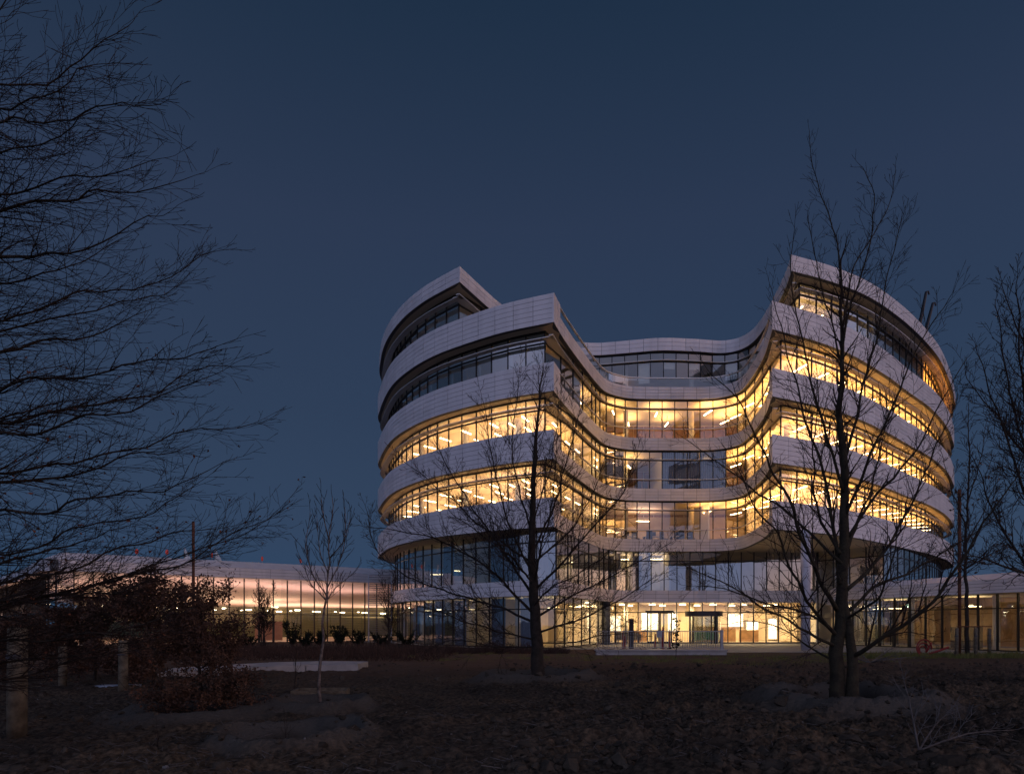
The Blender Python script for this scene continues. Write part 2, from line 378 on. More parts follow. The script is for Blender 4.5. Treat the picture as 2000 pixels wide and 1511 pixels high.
TOPC = spline([(-3.3, 43.05), (-.9, 47.9), (1.5, 51.6), (3.7, 53.9), (6.4, 54.75), (9, 54.35), (11.7, 53.8), (14.5, 54.0), (16.9, 54.3), (18.2, 53.2), (18.45, 50.4), (17.75, 44.8), (17.1, 41.7)])
TOPR = spline([(17.1, 41.7), (20.5, 43.2), (24.2, 45.5), (29.1, 49.7), (34.2, 54.9), (38.6, 60.3), (42.2, 65.2), (44.7, 69.2), (45.4, 74), (42.8, 80)])
LOWL = spline([(-8.3, 66), (-9.6, 62), (-10.1, 59), (-9.9, 56.5), (-8.2, 52.2), (-6.1, 49), (-3.9, 46.3), (-1.7, 44.0), (.6, 41.95), (2.75, 40.75)])
LOWC = spline([(2.75, 40.75), (4.9, 46.5), (6.6, 50.6), (7.9, 52.9), (9.3, 53.85), (12, 54.0), (16, 54.05), (20, 54.15), (24.4, 54.4)])
LOWR = spline([(27.0, 49.6), (30.5, 52.7), (34.6, 57), (38.3, 61.5), (41.5, 66), (44, 70.5), (44.6, 74)])
ZB = [3.28, 7.28, 11.27, 15.25, 19.28, 23.1]
HO = [.95, 1.73, 1.73, 1.73, 1.73, 1.0]; HC = .97
BACK = [(30, 84), (0, 80)]
bld = thing('office_building', 'six storey white banded office building with curved towers and lit glass storeys', 'building', (13, 60, 0))
bld_inv = Vector((-13, -60, 0))
# parts are authored in world space; the empty sits at the base, so shift them back
root = bpy.data.objects.new('tmp', None)
class Off:  # parent proxy
    pass
def P_(o): return o

panels = Pieces('cladding_panel', M['panel'], bld); panes = Pieces('window_pane', M['glass'], bld)
mulls = Pieces('mullion', M['mull'], bld, 280); panesS2 = Pieces('coated_pane', M['glassS2'], bld)
blinds = Pieces('roller_blind', M['blind'], bld); curtains = Pieces('curtain', M['curtain'], bld)

def clad(P, z0, z1, pitch, rows, vis=1.0, out=.0):
    """backing + proud panels along a band face"""
    d = np.r_[0, np.cumsum(np.linalg.norm(np.diff(P, axis=0), axis=1))]; Nn = normals(P)
    n = max(1, int(round(d[-1] / pitch))); gap = .012; rh = (z1 - z0) / rows
    for i in range(n):
        s0, s1 = d[-1] * i / n + gap, d[-1] * (i + 1) / n - gap
        k = 3 if s1 - s0 > .6 else 1
        ss = np.linspace(s0, s1, k + 1)
        q = np.array([[np.interp(s, d, P[:, 0]), np.interp(s, d, P[:, 1])] for s in ss])
        nn = np.array([[np.interp(s, d, Nn[:, 0]), np.interp(s, d, Nn[:, 1])] for s in ss])
        mid = q[k // 2]; nm = nn[k // 2]; face = max(.02, -(nm[0] * mid[0] + nm[1] * mid[1]) / np.linalg.norm(mid))
        for r in range(rows):
            a, b = z0 + r * rh + gap * .8, z0 + (r + 1) * rh - gap * .8
            jit = random.uniform(-.003, .003)
            fr = q + nn * (.030 + jit); bk = q
            v = [(p[0], p[1], a) for p in fr] + [(p[0], p[1], b) for p in fr] + [(p[0], p[1], a) for p in bk] + [(p[0], p[1], b) for p in bk]
            m = k + 1; f = []
            for j in range(k):
                f += [(j, j + 1, m + j + 1, m + j), (m + j, m + j + 1, 3 * m + j + 1, 3 * m + j), (2 * m + j, 2 * m + j + 1, j + 1, j)]
            f += [(0, m, 3 * m, 2 * m), (k, 2 * m + k, 3 * m + k, m + k)]
            panels.add(v, f, key=face * (s1 - s0) * rh / mid[1] ** 2 * vis)
def backing(mb, P, z0, z1, thick=.25):
    """solid band wall behind the panels"""
    dd_ = np.r_[0, np.cumsum(np.linalg.norm(np.diff(P, axis=0), axis=1))]; Q = offset(P, np.clip(np.minimum(dd_, dd_[-1] - dd_) * .4, .01, thick))
    n = len(P)
    v = [(p[0], p[1], z0) for p in P] + [(p[0], p[1], z1) for p in P] + [(p[0], p[1], z1) for p in Q] + [(p[0], p[1], z0) for p in Q]
    f = []
    for i in range(n - 1):
        f += [(i, i + 1, n + i + 1, n + i), (n + i, n + i + 1, 2 * n + i + 1, 2 * n + i), (2 * n + i, 2 * n + i + 1, 3 * n + i + 1, 3 * n + i), (3 * n + i, 3 * n + i + 1, i + 1, i)]
    f += [(0, n, 2 * n, 3 * n), (n - 1, 4 * n - 1, 3 * n - 1, 2 * n - 1)]
    mb.add(v, f)
def cut(P, s0, s1):
    d = np.r_[0, np.cumsum(np.linalg.norm(np.diff(P, axis=0), axis=1))]
    if s1 <= 0: s1 = d[-1] + s1
    m = (d > s0 + .02) & (d < s1 - .02)
    A = [np.interp(s0, d, P[:, 0]), np.interp(s0, d, P[:, 1])]; B = [np.interp(s1, d, P[:, 0]), np.interp(s1, d, P[:, 1])]
    return np.vstack([A, P[m], B])
def plen(P): return np.linalg.norm(np.diff(P, axis=0), axis=1).sum()
def glaze(P, z0, z1, pitch, trans=(), pane=None, mw=.06, md=.09, tilt=.006, skip=None):
    """mullions, transoms and panes along P; returns bay list"""
    pane = pane or panes
    L_ = plen(P); n = max(1, int(round(L_ / pitch))); Q = resample(P, L_ / n); bays = []
    zs = [z0] + list(trans) + [z1]
    for i, p in enumerate(Q):
        q = Q[min(i + 1, len(Q) - 1)] - Q[max(i - 1, 0)]; rz = math.atan2(q[1], q[0])
        mulls.box((p[0], p[1], (z0 + z1) / 2), (mw, md, z1 - z0), rz)
    for i in range(len(Q) - 1):
        a, b = Q[i], Q[i + 1]; t = (b - a) / np.linalg.norm(b - a); nn = np.array([t[1], -t[0]]); bays.append((a, b, nn, t))
        for j in range(len(zs) - 1):
            j1, j2 = random.uniform(-tilt, tilt), random.uniform(-tilt, tilt)
            A, B = a + t * .03, b - t * .03
            v = [(*(A + nn * j1), zs[j]), (*(B - nn * j1), zs[j]), (*(B - nn * j1 + nn * j2), zs[j + 1]), (*(A + nn * j1 + nn * j2), zs[j + 1])]
            pane.add(v, [(0, 1, 2, 3)], key=np.linalg.norm(b - a) * (zs[j + 1] - zs[j]) / a[1] ** 2)
    return bays
def rail_strip(mb, P, z, dep, th):
    """thin shelf whose outer edge follows P, depth dep inwards"""
    Q = offset(P, dep); n = len(P)
    v = [(p[0], p[1], z) for p in P] + [(p[0], p[1], z + th) for p in P] + [(p[0], p[1], z + th) for p in Q] + [(p[0], p[1], z) for p in Q]
    f = []
    for i in range(n - 1): f += [(i, i + 1, n + i + 1, n + i), (n + i, n + i + 1, 2 * n + i + 1, 2 * n + i), (2 * n + i, 2 * n + i + 1, 3 * n + i + 1, 3 * n + i), (3 * n + i, 3 * n + i + 1, i + 1, i)]
    f += [(0, n, 2 * n, 3 * n), (n - 1, 4 * n - 1, 3 * n - 1, 2 * n - 1)]
    mb.add(v, f)
def court_inset(P, a=.85, b=.28, run=5.0):
    d = np.r_[0, np.cumsum(np.linalg.norm(np.diff(P, axis=0), axis=1))]; e = np.minimum(d, d[-1] - d)
    s = np.clip(e / run, 0, 1); s = s * s * (3 - 2 * s); return a + (b - a) * s

# bands b2..b6 and the storeys between
paths = [None, (OUTL, CRT, OUTR), (OUTL, CRT, OUTR), (OUTL, CRT, OUTR), (OUTL, CRT, OUTR), (TOPL, TOPC, TOPR)]
BAYS = {}
GL = {}
for k in range(1, 6):
    A, C, B = paths[k]; z0 = ZB[k]; ho = HO[k]
    mb = MB()
    backing(mb, A, z0, z0 + ho); backing(mb, B, z0, z0 + ho)
    rows = 6 if ho > 1.5 else 3
    vis = 1.0
    clad(A, z0, z0 + ho, 1.28, rows); clad(B, z0, z0 + ho, 1.28, rows)
    if k < 5:
        run = 1.6
        C1, C2, C3 = cut(C, 0, run), cut(C, run, -run), cut(C, plen(C) - run, 0)
        backing(mb, C1, z0, z0 + ho); backing(mb, C3, z0, z0 + ho); backing(mb, C2, z0, z0 + HC)
        clad(C1, z0, z0 + ho, .8, 6); clad(C3, z0, z0 + ho, .8, 6); clad(C2, z0, z0 + HC, 1.0, 4)
    else:
        backing(mb, C, z0, z0 + ho); clad(C, z0, z0 + ho, 1.1, 3)
    mb.build('band_wall', M['joint'], bld)
    # slab whose underside is the soffit / ceiling and whose top is the floor
    ring = np.vstack([offset(A, .05)[:-1], offset(C, .05)[1:-1], offset(B, .05)[1:], BACK])
    v, f = prism(ring.tolist(), z0 + .004, z0 + .5)
    MB().add(v, f).build('floor_slab', M['soffit'], bld)
    if k < 5 or True:
        v, f = prism(np.vstack([offset(A, .4)[:-3], offset(C, .4)[3:-3], offset(B, .4)[3:], BACK]).tolist(), z0 + .504, z0 + .62)
        MB().add(v, f).build('floor_finish', M['floor'] if k < 5 else M['joint'], bld)
# storeys: k = band below, uses plan of the band above
def storey(k):
    A, C, B = paths[k + 1]; zlo_o, zlo_c, zt = ZB[k] + HO[k] - .02, ZB[k] + HC - .02, ZB[k + 1] + .003
    gA = offset(A, .92); gC = offset(C, court_inset(C)); gB = offset(B, .92)
    gA, gC = meet(gA, gC); gC, gB = meet(gC, gB)
    if k == 4: zlo_c = zlo_o
    bays = {'A': glaze(gA, zlo_o, zt, 1.28, (zt - .72,), panesS2 if k > 2 else None), 'C': glaze(cut(gC, 0, 9.6), zlo_c, zt, 2.4, (zt - .72,)) + glaze(cut(gC, 9.6, -9.2), zlo_c, zt, 1.0, (zt - .72,)) + glaze(cut(gC, plen(gC) - 9.2, 0), zlo_c, zt, 2.3, (zt - .72,)), 'B': glaze(gB, zlo_o, zt, 1.45, (zt - .72,))}
    GL[k] = (gA, gC, gB); BAYS[k] = (bays, zlo_o, zlo_c, zt)
    # transom + sunshade fin + sill ledge
    t = MB()
    for P in (gA, gC, gB): rail_strip(t, offset(P, -.06), zt - .76, .16, .07); rail_strip(t, offset(P, -.05), zt - .09, .12, .09)
    t.build('transom', M['mull'], bld)
    fn = MB()
    oA, oC, oB = offset(A, .03), offset(C, .03), offset(B, .03)
    rail_strip(fn, cut(offset(A, .16), 0, -.2), zt - .73, .42, .045); rail_strip(fn, cut(oC, 0, 0) if False else offset(C, .02), zt - .73, .26, .045); rail_strip(fn, cut(offset(B, .16), .95, 0), zt - .73, .42, .045)
    # wider shade near the two corners of the court
    rail_strip(fn, cut(offset(C, .24), .3, 4.0), zt - .728, .45, .04); rail_strip(fn, cut(offset(C, .24), plen(C) - 4.2, plen(C) - .4), zt - .728, .45, .04)
    fn.build('sunshade', M['fin'], bld)
    lg = MB()
    for P0, a_, b_, z in ((paths[k][0], 0, -.25, zlo_o), (paths[k][2], .9, 0, zlo_o)):
        rail_strip(lg, offset(cut(P0, a_, b_), .24), z - .06, .75, .05)
    lg.build('sill', M['panel'], bld)
    # hand rail at parapet height along the court
    if k < 4:
        r = MB(); rail_strip(r, offset(cut(CRT, 1.55, -1.55), .03), ZB[k] + 1.67, .10, .06)
        r.build('guard_rail', M['fin'], bld)
    else:
        r = MB(); rail_strip(r, offset(cut(CRT, 1.55, -1.55), .01), ZB[k] + 1.64, .14, .09)
        r.build('guard_rail', M['fin'], bld)
        bp = MB(); v, f = strip(offset(cut(CRT, 1.6, -1.6), .06), ZB[k] + HC, ZB[k] + 1.64); bp.add(v, f); bp.build('balustrade_glass', M['glass'], bld)
def corner(A, B, z0, z1):
    tA = A[-1] - A[-2]; tA /= np.linalg.norm(tA); tB = B[1] - B[0]; tB /= np.linalg.norm(tB)
    nA, nB = np.array([tA[1], -tA[0]]), np.array([tB[1], -tB[0]]); C = A[-1]; e = .036; m = nA + nB; m = m / (m @ m) * 2 * e
    pts = [C - (nA + nB) * .004, C - tA * .09 + nA * .002, C - tA * .09 + nA * e, C + m, C + tB * .09 + nB * e, C + tB * .09 + nB * .002]
    v, f = prism([tuple(p) for p in pts], z0 + .008, z1 - .008); MB().add(v, f).build('corner_trim', M['panel'], bld)
for k in range(1, 6): corner(paths[k][0], paths[k][1], ZB[k], ZB[k] + HO[k]); corner(paths[k][1], paths[k][2], ZB[k], ZB[k] + HO[k])
corner(LOWL, LOWC, ZB[0], ZB[0] + .95)
for k in (1, 2, 3, 4): storey(k)

# low storeys ------------------------------------------------
mb = MB(); b1 = np.vstack([LOWL[:-1], LOWC])
for P, rows in ((LOWL, 3), (LOWC, 3)):
    backing(mb, P, ZB[0], ZB[0] + .95); clad(P, ZB[0], ZB[0] + .95, 1.28 if P is LOWL else 1.0, rows)
mb.build('band_wall', M['joint'], bld)
lowring = np.vstack([offset(LOWL, .1)[:-1], offset(LOWC, .1)[1:], [(27.0, 49.7)], offset(LOWR, .1)[1:], BACK])
v, f = prism(np.vstack([offset(LOWL, .1)[:-1], offset(LOWC, .1)[1:], [(24.5, 78), (0, 78)]]).tolist(), ZB[0] + .004, ZB[0] + .5); MB().add(v, f).build('floor_slab', M['soffit'], bld)
v, f = prism(np.vstack([offset(LOWL, .3)[:-2], offset(LOWC, .3)[2:], [(24.2, 78), (0, 78)]]).tolist(), .02, .06); MB().add(v, f).build('floor_finish', M['floor'], bld)
g2A, g2C = meet(offset(LOWL, .3), offset(LOWC, .22))
zt2 = ZB[1] + .003; s2 = []
bays2 = {'A': glaze(g2A, ZB[0] + .93, zt2, 1.28, (zt2 - .72,), panesS2), 'C': glaze(cut(g2C, 0, 10.5), ZB[0] + .93, zt2, 2.4, (zt2 - .72,), panesS2) + glaze(cut(g2C, 10.5, 0), ZB[0] + .93, zt2, 1.0, (zt2 - .72,), panesS2)}
br = resample(np.array([(24.3, 54.2), (27.0, 49.6)]), .5)
bays2['R'] = glaze(br, .02, zt2, 1.3, (zt2 - .72,), panesS2); bays2['B'] = glaze(LOWR, .02, zt2, 1.35, (zt2 - .72,), panesS2)
g1A, g1C = meet(offset(LOWL, .45), offset(LOWC, .35)); zt1 = ZB[0] + .003
bays1 = {'A': glaze(g1A, .06, zt1, 1.28, (2.5,)), 'C': glaze(cut(g1C, 0, 10.5), .06, zt1, 2.2, (2.5,)) + glaze(cut(g1C, 10.5, 0), .06, zt1, 1.0, (2.5,))}
t = MB()
for P, z in ((g2A, zt2 - .76), (g2C, zt2 - .76), (br, zt2 - .76), (LOWR, zt2 - .76), (g1A, 2.46), (g1C, 2.46), (g1A, .06), (g1C, .06)):
    rail_strip(t, offset(P, -.06), z, .14, .07)
t.build('transom', M['mull'], bld)

# core walls and partitions ----------------------------------
core = MB()
for poly, z1 in (([(-3.6, 51.5), (1.6, 50.3), (3.0, 56.5), (-3.6, 60)], 23.1), ([(3, 61), (24, 61), (24, 61.3), (3, 61.3)], 23.1), ([(23.6, 56.6), (30, 58.4), (34, 66), (24, 66)], 23.1)):
    v, f = prism(poly, .08, z1); core.add(v, f)
core.build('core_wall', M['intwall'], bld)
part = MB()
def wall(a, b, z0, z1, th=.12):
    a, b = Vector(a), Vector(b); d = b - a
    part.box(((a.x + b.x) / 2, (a.y + b.y) / 2, (z0 + z1) / 2), (d.length, th, z1 - z0), math.atan2(d.y, d.x))
for k in (1, 2, 3, 4):
    za, zb = ZB[k] + .62, ZB[k + 1]
    wall((3.0, 56.5), (7.3, 57), za, zb); wall((24, 61), (23.7, 57), za, zb); wall((18.6, 53.8), (23.6, 56.7), za, zb)
    wall((-11, 62), (-3.6, 58), za, zb)
wall((4.9, 49.0), (1.6, 50.3), ZB[3] + .62, ZB[4])             # storey 5: court half dark
wall((8.2, 54.4), (8.4, 61), ZB[2] + .62, ZB[3]); wall((12.3, 54.4), (12.3, 61), ZB[2] + .62, ZB[3])
wall((15.8, 54.8), (15.8, 61), ZB[1] + .62, ZB[2]); 
wall((25.3, 47.7), (24.0, 56.5), ZB[4] + .62, ZB[5]); wall((33.4, 55.4), (30.2, 58.3), ZB[4] + .62, ZB[5]); wall((18.2, 54.6), (23.6, 56.6), ZB[4] + .62, ZB[5])
wall((8.6, 54.4), (8.6, 61), ZB[0] + .5, ZB[1]); wall((9.7, 54.4), (9.7, 58), ZB[0] + .5, ZB[1]); wall((8.6, 58), (9.7, 58), ZB[0] + .5, ZB[1])
wall((11.0, 54.5), (11.0, 58), ZB[0] + .5, ZB[1]); wall((12.6, 54.5), (12.6, 58), ZB[0] + .5, ZB[1]); wall((11, 58), (12.6, 58), ZB[0] + .5, ZB[1])
wall((6.9, 52.6), (4.2, 54.0), .06, ZB[0]); wall((24.4, 54.6), (24.4, 61), .06, ZB[0])
wall((6.5, 52.2), (3, 56), ZB[0] + .5, ZB[1])
part.build('partition_wall', M['white'], bld)
wd = MB()
for x in np.arange(3.2, 23.9, .9): wd.box((x, 60.93, 13.1), (.82, .08, 4.0)); wd.box((x, 60.93, 17.2), (.82, .08, 3.9))
wd.build('timber_lining', M['wood'], bld)
# interior columns
colm = MB()
for k in (0, 1, 2, 3, 4):
    zc0, zc1 = (.06 if k == 0 else ZB[k] + .62), (ZB[k] if k == 0 else ZB[k + 1])
    for x, y in ((-6.8, 51.6), (-3.2, 47.6), (.4, 44.6), (4.6, 52.0), (9.5, 57), (15, 57), (19.0, 47.2), (23, 50.2), (27, 53.5), (31.5, 57.8)):
        if k == 0 and x > 16: continue
        if k == 4 and not inside((x, y), np.vstack([GL[4][0][:-1], GL[4][1][1:], GL[4][2][1:], BACK]).tolist()): continue
        MB().tube([(x, y, zc0), (x, y, zc1)], .2, 10).build('interior_column', M['white'], bld, True)

# curtains and blinds
def curtain(bay, z0, z1, key=1):
    a, b, nn, t = bay; a = a - nn * .18; b = b - nn * .18; n = 12; v = []
    for z in (z0, z1):
        for i in range(n + 1):
            p = a + (b - a) * i / n - nn * (.05 * (i % 2)); v.append((p[0], p[1], z))
    curtains.add(v, [(i, i + 1, n + 2 + i, n + 1 + i) for i in range(n)], key)
def blind(bay, zt, drop, inn=.12):
    a, b, nn, t = bay; m = (a + b) / 2 - nn * inn; blinds.box((m[0], m[1], zt - drop / 2), (np.linalg.norm(b - a) * .84, .02, drop), math.atan2(t[1], t[0]))
def court_by_px(k, lo, hi):
    bs = BAYS[k][0]['C'] if k else bays2['C']
    out = []
    for b in bs:
        m = (b[0] + b[1]) / 2; px = 1000 + m[0] / m[1] * F
        if lo < px < hi and m[1] > 50.5: out.append(b)
    return out
zo, zcc, zt = BAYS[3][1:]
for b in court_by_px(2, 1180, 1228) + court_by_px(2, 1304, 1425): curtain(b, BAYS[2][2], BAYS[2][3] - .05)
for b in BAYS[4][0]['C']:
    m = b[0]
    if 5 < m[0] < 18 and m[1] > 52 and random.random() < .55: blind(b, BAYS[4][3] - .8, random.choice((.5, 1.0, 1.6)))
for b in BAYS[3][0]['A']: blind(b, BAYS[3][3] - .78, .30); blind(b, BAYS[3][3] - .05, .55)
for b in BAYS[4][0]['A'] : (blind(b, BAYS[4][3] - .78, random.choice((.25, .5, .9, 1.3))), blind(b, BAYS[4][3] - .05, .5))
for i, b in enumerate(BAYS[3][0]['A']):
    if i % 2 == 0:
        a, bb, nn, t = b; p = a + t * .14 - nn * .2; blinds.box((p[0], p[1], (BAYS[3][1] + BAYS[3][3] - .8) / 2), (.16, .04, BAYS[3][3] - .8 - BAYS[3][1]), math.atan2(t[1], t[0]))
for i, b in enumerate(bays1['A']):
    if i % 5 in (1, 4): curtain(b, .1, 3.2)
for i in (3, 4, 8, 13): 
    if i < len(bays2['A']): curtain(bays2['A'][-i], 4.3, 7.2)
for pc in (panels, panes, mulls, panesS2, blinds, curtains): pc.finish()

# external column pieces that carry the overhang
tag(MB().tube([(17.85, 41.5, -.05), (17.85, 41.5, 7.28)], .28, 28).build('round_column', M['column'], smooth=True), 'tall pale round concrete column under the overhanging right tower', 'column')
tag(MB().tube([(7.25, 52.2, -.05), (7.25, 52.2, 3.27)], .27, 20).build('round_column', M['colgrey'], smooth=True), 'short dark grey round column left of the entrance glazing', 'column')
for ch in bld.children: ch.matrix_parent_inverse.identity(); ch.location = Vector(ch.location) + bld_inv

# entrance doors ------------------------------------------------
def door_leaf(root, x, y, wdt, h, mt=M['mull']):
    f = MB(); t = .09
    f.box((x - wdt / 2 + t / 2, y, h / 2), (t, .07, h)); f.box((x + wdt / 2 - t / 2, y, h / 2), (t, .07, h)); f.box((x, y, h - t / 2), (wdt - 2 * t, .07, t)); f.box((x, y, t * .8), (wdt - 2 * t, .07, t * 1.6))
    fr = f.build('door_frame', mt, root)
    MB().box((x, y, h / 2), (wdt - 2 * t, .02, h - 2.5 * t)).build('door_glass', M['glass'], fr)
    MB().tube([(x + wdt * .33, y - .07, .8), (x + wdt * .33, y - .07, 1.6)], .02, 6).build('handle', M['steel'], fr)
dd = thing('double_door', 'dark framed double glass doors left of the revolving door', 'door', (11.55, 53.45, .06))
door_leaf(dd, -.5, 0, .98, 2.42); door_leaf(dd, .5, 0, .98, 2.42)
MB().box((0, 0, 2.5), (2.2, .12, .12)).build('door_head', M['mull'], dd)
rd = thing('revolving_door', 'glazed revolving door with a dark drum canopy at the main entrance', 'door', (14.9, 53.0, .06))
ring = MB(); seg = 20
for a0 in (math.radians(200), math.radians(-60), ):
    pts = [(1.25 * math.cos(a0 + i * math.radians(80) / 8), 1.25 * math.sin(a0 + i * math.radians(80) / 8)) for i in range(9)]
    v, f = strip(np.array(pts), 0, 2.1); MB().add(v, f).build('curved_glass', M['glass'], rd)
    for p in (pts[0], pts[-1]): MB().box((p[0], p[1], 1.05), (.08, .08, 2.1)).build('door_post', M['mull'], rd)
MB().tube([(0, 0, 2.1), (0, 0, 2.5)], 1.42, 32).build('drum_canopy', M['dark'], rd)
for a in (0.5, 2.07, 3.64, 5.21):
    MB().box((.6 * math.cos(a), .6 * math.sin(a), 1.05), (1.1, .04, 2.05), a).build('door_wing', M['glass'], rd)
    MB().box((1.14 * math.cos(a), 1.14 * math.sin(a), 1.05), (.07, .06, 2.05), a).build('wing_stile', M['mull'], rd)
tag(MB().box((0, 0, 0), (.01, .01, .01)).build('tmpx', M['dark']), 'x', 'x') and bpy.data.objects.remove(bpy.data.objects['tmpx'])

# luminaires -----------------------------------------------------
mesh_cache = {}
def lum_mesh(key, dims, m):
    if key not in mesh_cache:
        o = MB().box((0, 0, 0), dims).build('pendant_light', m); mesh_cache[key] = o.data; bpy.data.objects.remove(o)
    return mesh_cache[key]
LC = np.array((13.0, 72.0))
full = {k: np.vstack([GL[k][0][:-1], GL[k][1][1:], GL[k][2][1:], BACK]) for k in GL}
ORD = [''] + '1st 2nd 3rd 4th 5th 6th 7th 8th 9th 10th 11th 12th 13th 14th 15th 16th 17th 18th 19th 20th 21st 22nd 23rd 24th'.split()
UP = {}
def room_fill(o, power, colr=(1.0, .55, .20), sz=(2.3, 1.7), dz=.04):  # added area light, wider than its fitting, to fill rooms with light
    if not power: return
    key = (power, colr, sz)
    if key not in UP:
        l_ = bpy.data.lights.new('room_fill', 'AREA'); l_.shape = 'RECTANGLE'; l_.size, l_.size_y = sz; l_.energy = power; l_.color = colr; UP[key] = l_
    a = bpy.data.objects.new('room_fill', UP[key]); col.objects.link(a); a.parent = o; a.location = (0, 0, dz); a.rotation_euler = (math.pi, 0, 0)
def place_lum(k, P, depths, pitch, label, group, mesh, power=14, colr=(1.0, .55, .20), s0=1.0, s1=None, seen=[], drop=.62, slant=None):
    poly = full[k].tolist(); d = plen(P); s1 = s1 or d - .8; Nn = normals(P)
    cum = np.r_[0, np.cumsum(np.linalg.norm(np.diff(P, axis=0), axis=1))]
    s = s0; cnt = {}
    while s < s1:
        for q, dep in enumerate(depths):
            ss = s + (pitch / 2 if q % 2 else 0)
            p = np.array([np.interp(ss, cum, P[:, 0]), np.interp(ss, cum, P[:, 1])]) - np.array([np.interp(ss, cum, Nn[:, 0]), np.interp(ss, cum, Nn[:, 1])]) * dep
            if not inside(p, poly) or any(kk == k and np.hypot(*(p - o)) < 1.15 for kk, o in seen): continue
            if min(np.hypot(*(Q_ - p).T).min() for Q_ in GL[k]) < .75: continue
            seen.append((k, p)); v = LC - p if slant is None else np.array(slant)
            o = link('pendant_light', mesh); o.location = (p[0], p[1], ZB[k + 1] - drop); o.rotation_euler = (0, 0, math.atan2(v[1], v[0]))
            cnt[q] = cnt.get(q, 0) + 1
            tag(o, '%s, %s row, %s from left' % (label, ('front', 'middle', 'rear')[q], ORD[cnt[q]]), 'lamp', group)
            room_fill(o, power, colr)
        s += pitch
strip_m = lum_mesh('w', (1.35, .10, .05), M['lum']); strip_s = lum_mesh('s', (1.1, .08, .05), M['lum']); strip_o = lum_mesh('o', (1.2, .1, .05), M['lumorange'])
ordn = {1: 'third', 2: 'fourth', 3: 'fifth', 4: 'sixth'}
for k in (1, 2):
    g = GL[k]
    place_lum(k, g[0], (1.5, 3.6, 5.6), 2.7, 'slim lit strip on left tower %s floor' % ordn[k], 'lit ceiling strips on the %s floor of the left tower' % ordn[k], strip_s, s0=9, power=27, colr=(1.0, .52, .22))
    place_lum(k, cut(g[1], 0, 14.5), (1.4, 3.4), 2.4, 'slim lit strip on %s floor, left court side' % ordn[k], 'court side ceiling strips on the %s floor' % ordn[k], strip_s, power=34, colr=(1.0, .52, .19))
for k in (1, 2, 3):
    g = GL[k]
    place_lum(k, g[2], (1.4, 4.2, 7.0), 2.7, 'bright strip on right tower %s floor' % ordn[k], 'bright ceiling strips on the %s floor of the right tower' % ordn[k], strip_m, s1=34, power=98, colr=(1.0, .48, .13))
    place_lum(k, cut(g[1], plen(g[1]) - 13.5, 0), (1.3, 3.2), 2.3, 'bright strip on %s floor, right court side' % ordn[k], 'right court ceiling strips on the %s floor' % ordn[k], strip_m, power=98, colr=(1.0, .48, .13))
g = GL[3]
place_lum(3, cut(g[1], 10.5, 24), (1.6, 4.4), 3.0, 'warm strip on fifth floor, court centre', 'centre ceiling strips on the fifth floor', strip_s, power=70)
place_lum(4, cut(g[2], 0, 9.0), (1.4, 3.2), 2.4, 'small strip on top floor, right corner', 'ceiling strips on the top floor by the right corner', strip_s, power=12)
place_lum(4, cut(g[2], 22, 36), (1.3, 3.2), 2.0, 'orange strip on top floor, far right', 'orange strips at the right end of the top floor', strip_o, power=190, colr=(1.0, .40, .08))
g = GL[2]
o = link('pendant_light', strip_s); o.location = (9.6, 56.0, ZB[3] - .8); o.rotation_euler = (0, 0, 1.2); tag(o, 'single strip lamp in the curtained fourth floor room above the court', 'lamp'); room_fill(o, 60)
o = link('pendant_light', strip_s); o.location = (11.2, 58.5, ZB[2] - .9); o.rotation_euler = (0, 0, .1); tag(o, 'strip lamp deep in the third floor room above the entrance', 'lamp'); room_fill(o, 90, (1.0, .58, .42))
# second floor little rooms, ground floor hall
dsk = lum_mesh('d', (.9, .12, .05), M['lumdim']); pan = lum_mesh('p', (.42, .42, .05), M['lumw'])
for x, y, z, t_ in ((9.15, 56.4, 6.9, 'second floor room over the double doors'), (11.8, 56.2, 6.9, 'second floor meeting room over the entrance')):
    o = link('ceiling_light', strip_s); o.location = (x, y, z); tag(o, 'lit strip in the small ' + t_, 'lamp'); room_fill(o, 25, (1.0, .70, .5))
for i, (x, y) in enumerate([(9.0, 56), (11.5, 56), (14, 56), (16.5, 56), (19, 56), (21.5, 56), (10.2, 59), (13, 59), (16, 59), (19, 59), (22, 59), (5.6, 50.5)]):
    o = link('ceiling_light', pan); o.location = (x, y, 3.15); tag(o, 'square white ceiling light number %s from the left in the entrance hall' % ORD[i + 1], 'lamp', 'square ceiling lights in the entrance hall'); room_fill(o, 130, (1.0, .68, .34), (.9, .9), -.08); o.children[0].rotation_euler = (0, 0, 0)
for i, (x, y) in enumerate([(-6.6, 53.5), (-3.0, 49.2), (.5, 46.2), (2.6, 44.4)]):
    o = link('ceiling_light', dsk); o.location = (x, y, 3.15); o.rotation_euler = (0, 0, 1.0); tag(o, 'dim ceiling light on the left tower ground floor, %s from the left' % ORD[i + 1], 'lamp', 'dim ceiling lights on the left ground floor'); o.location.z = 2.6; room_fill(o, 10, (1.0, .80, .42), (.9, .3))
for i, (x, y) in enumerate([(-5.7, 51.5), (-4.2, 50.4), (-4.9, 52.0)]):
    o = link('table_lamp', dsk); o.location = (x, y, 5.3 + .2 * i); o.rotation_euler = (0, 0, .8 * i); tag(o, 'warm lamp low behind the left second floor glass, ' + ('left one', 'right one', 'rear one')[i], 'lamp', 'low lamps on the second floor left')
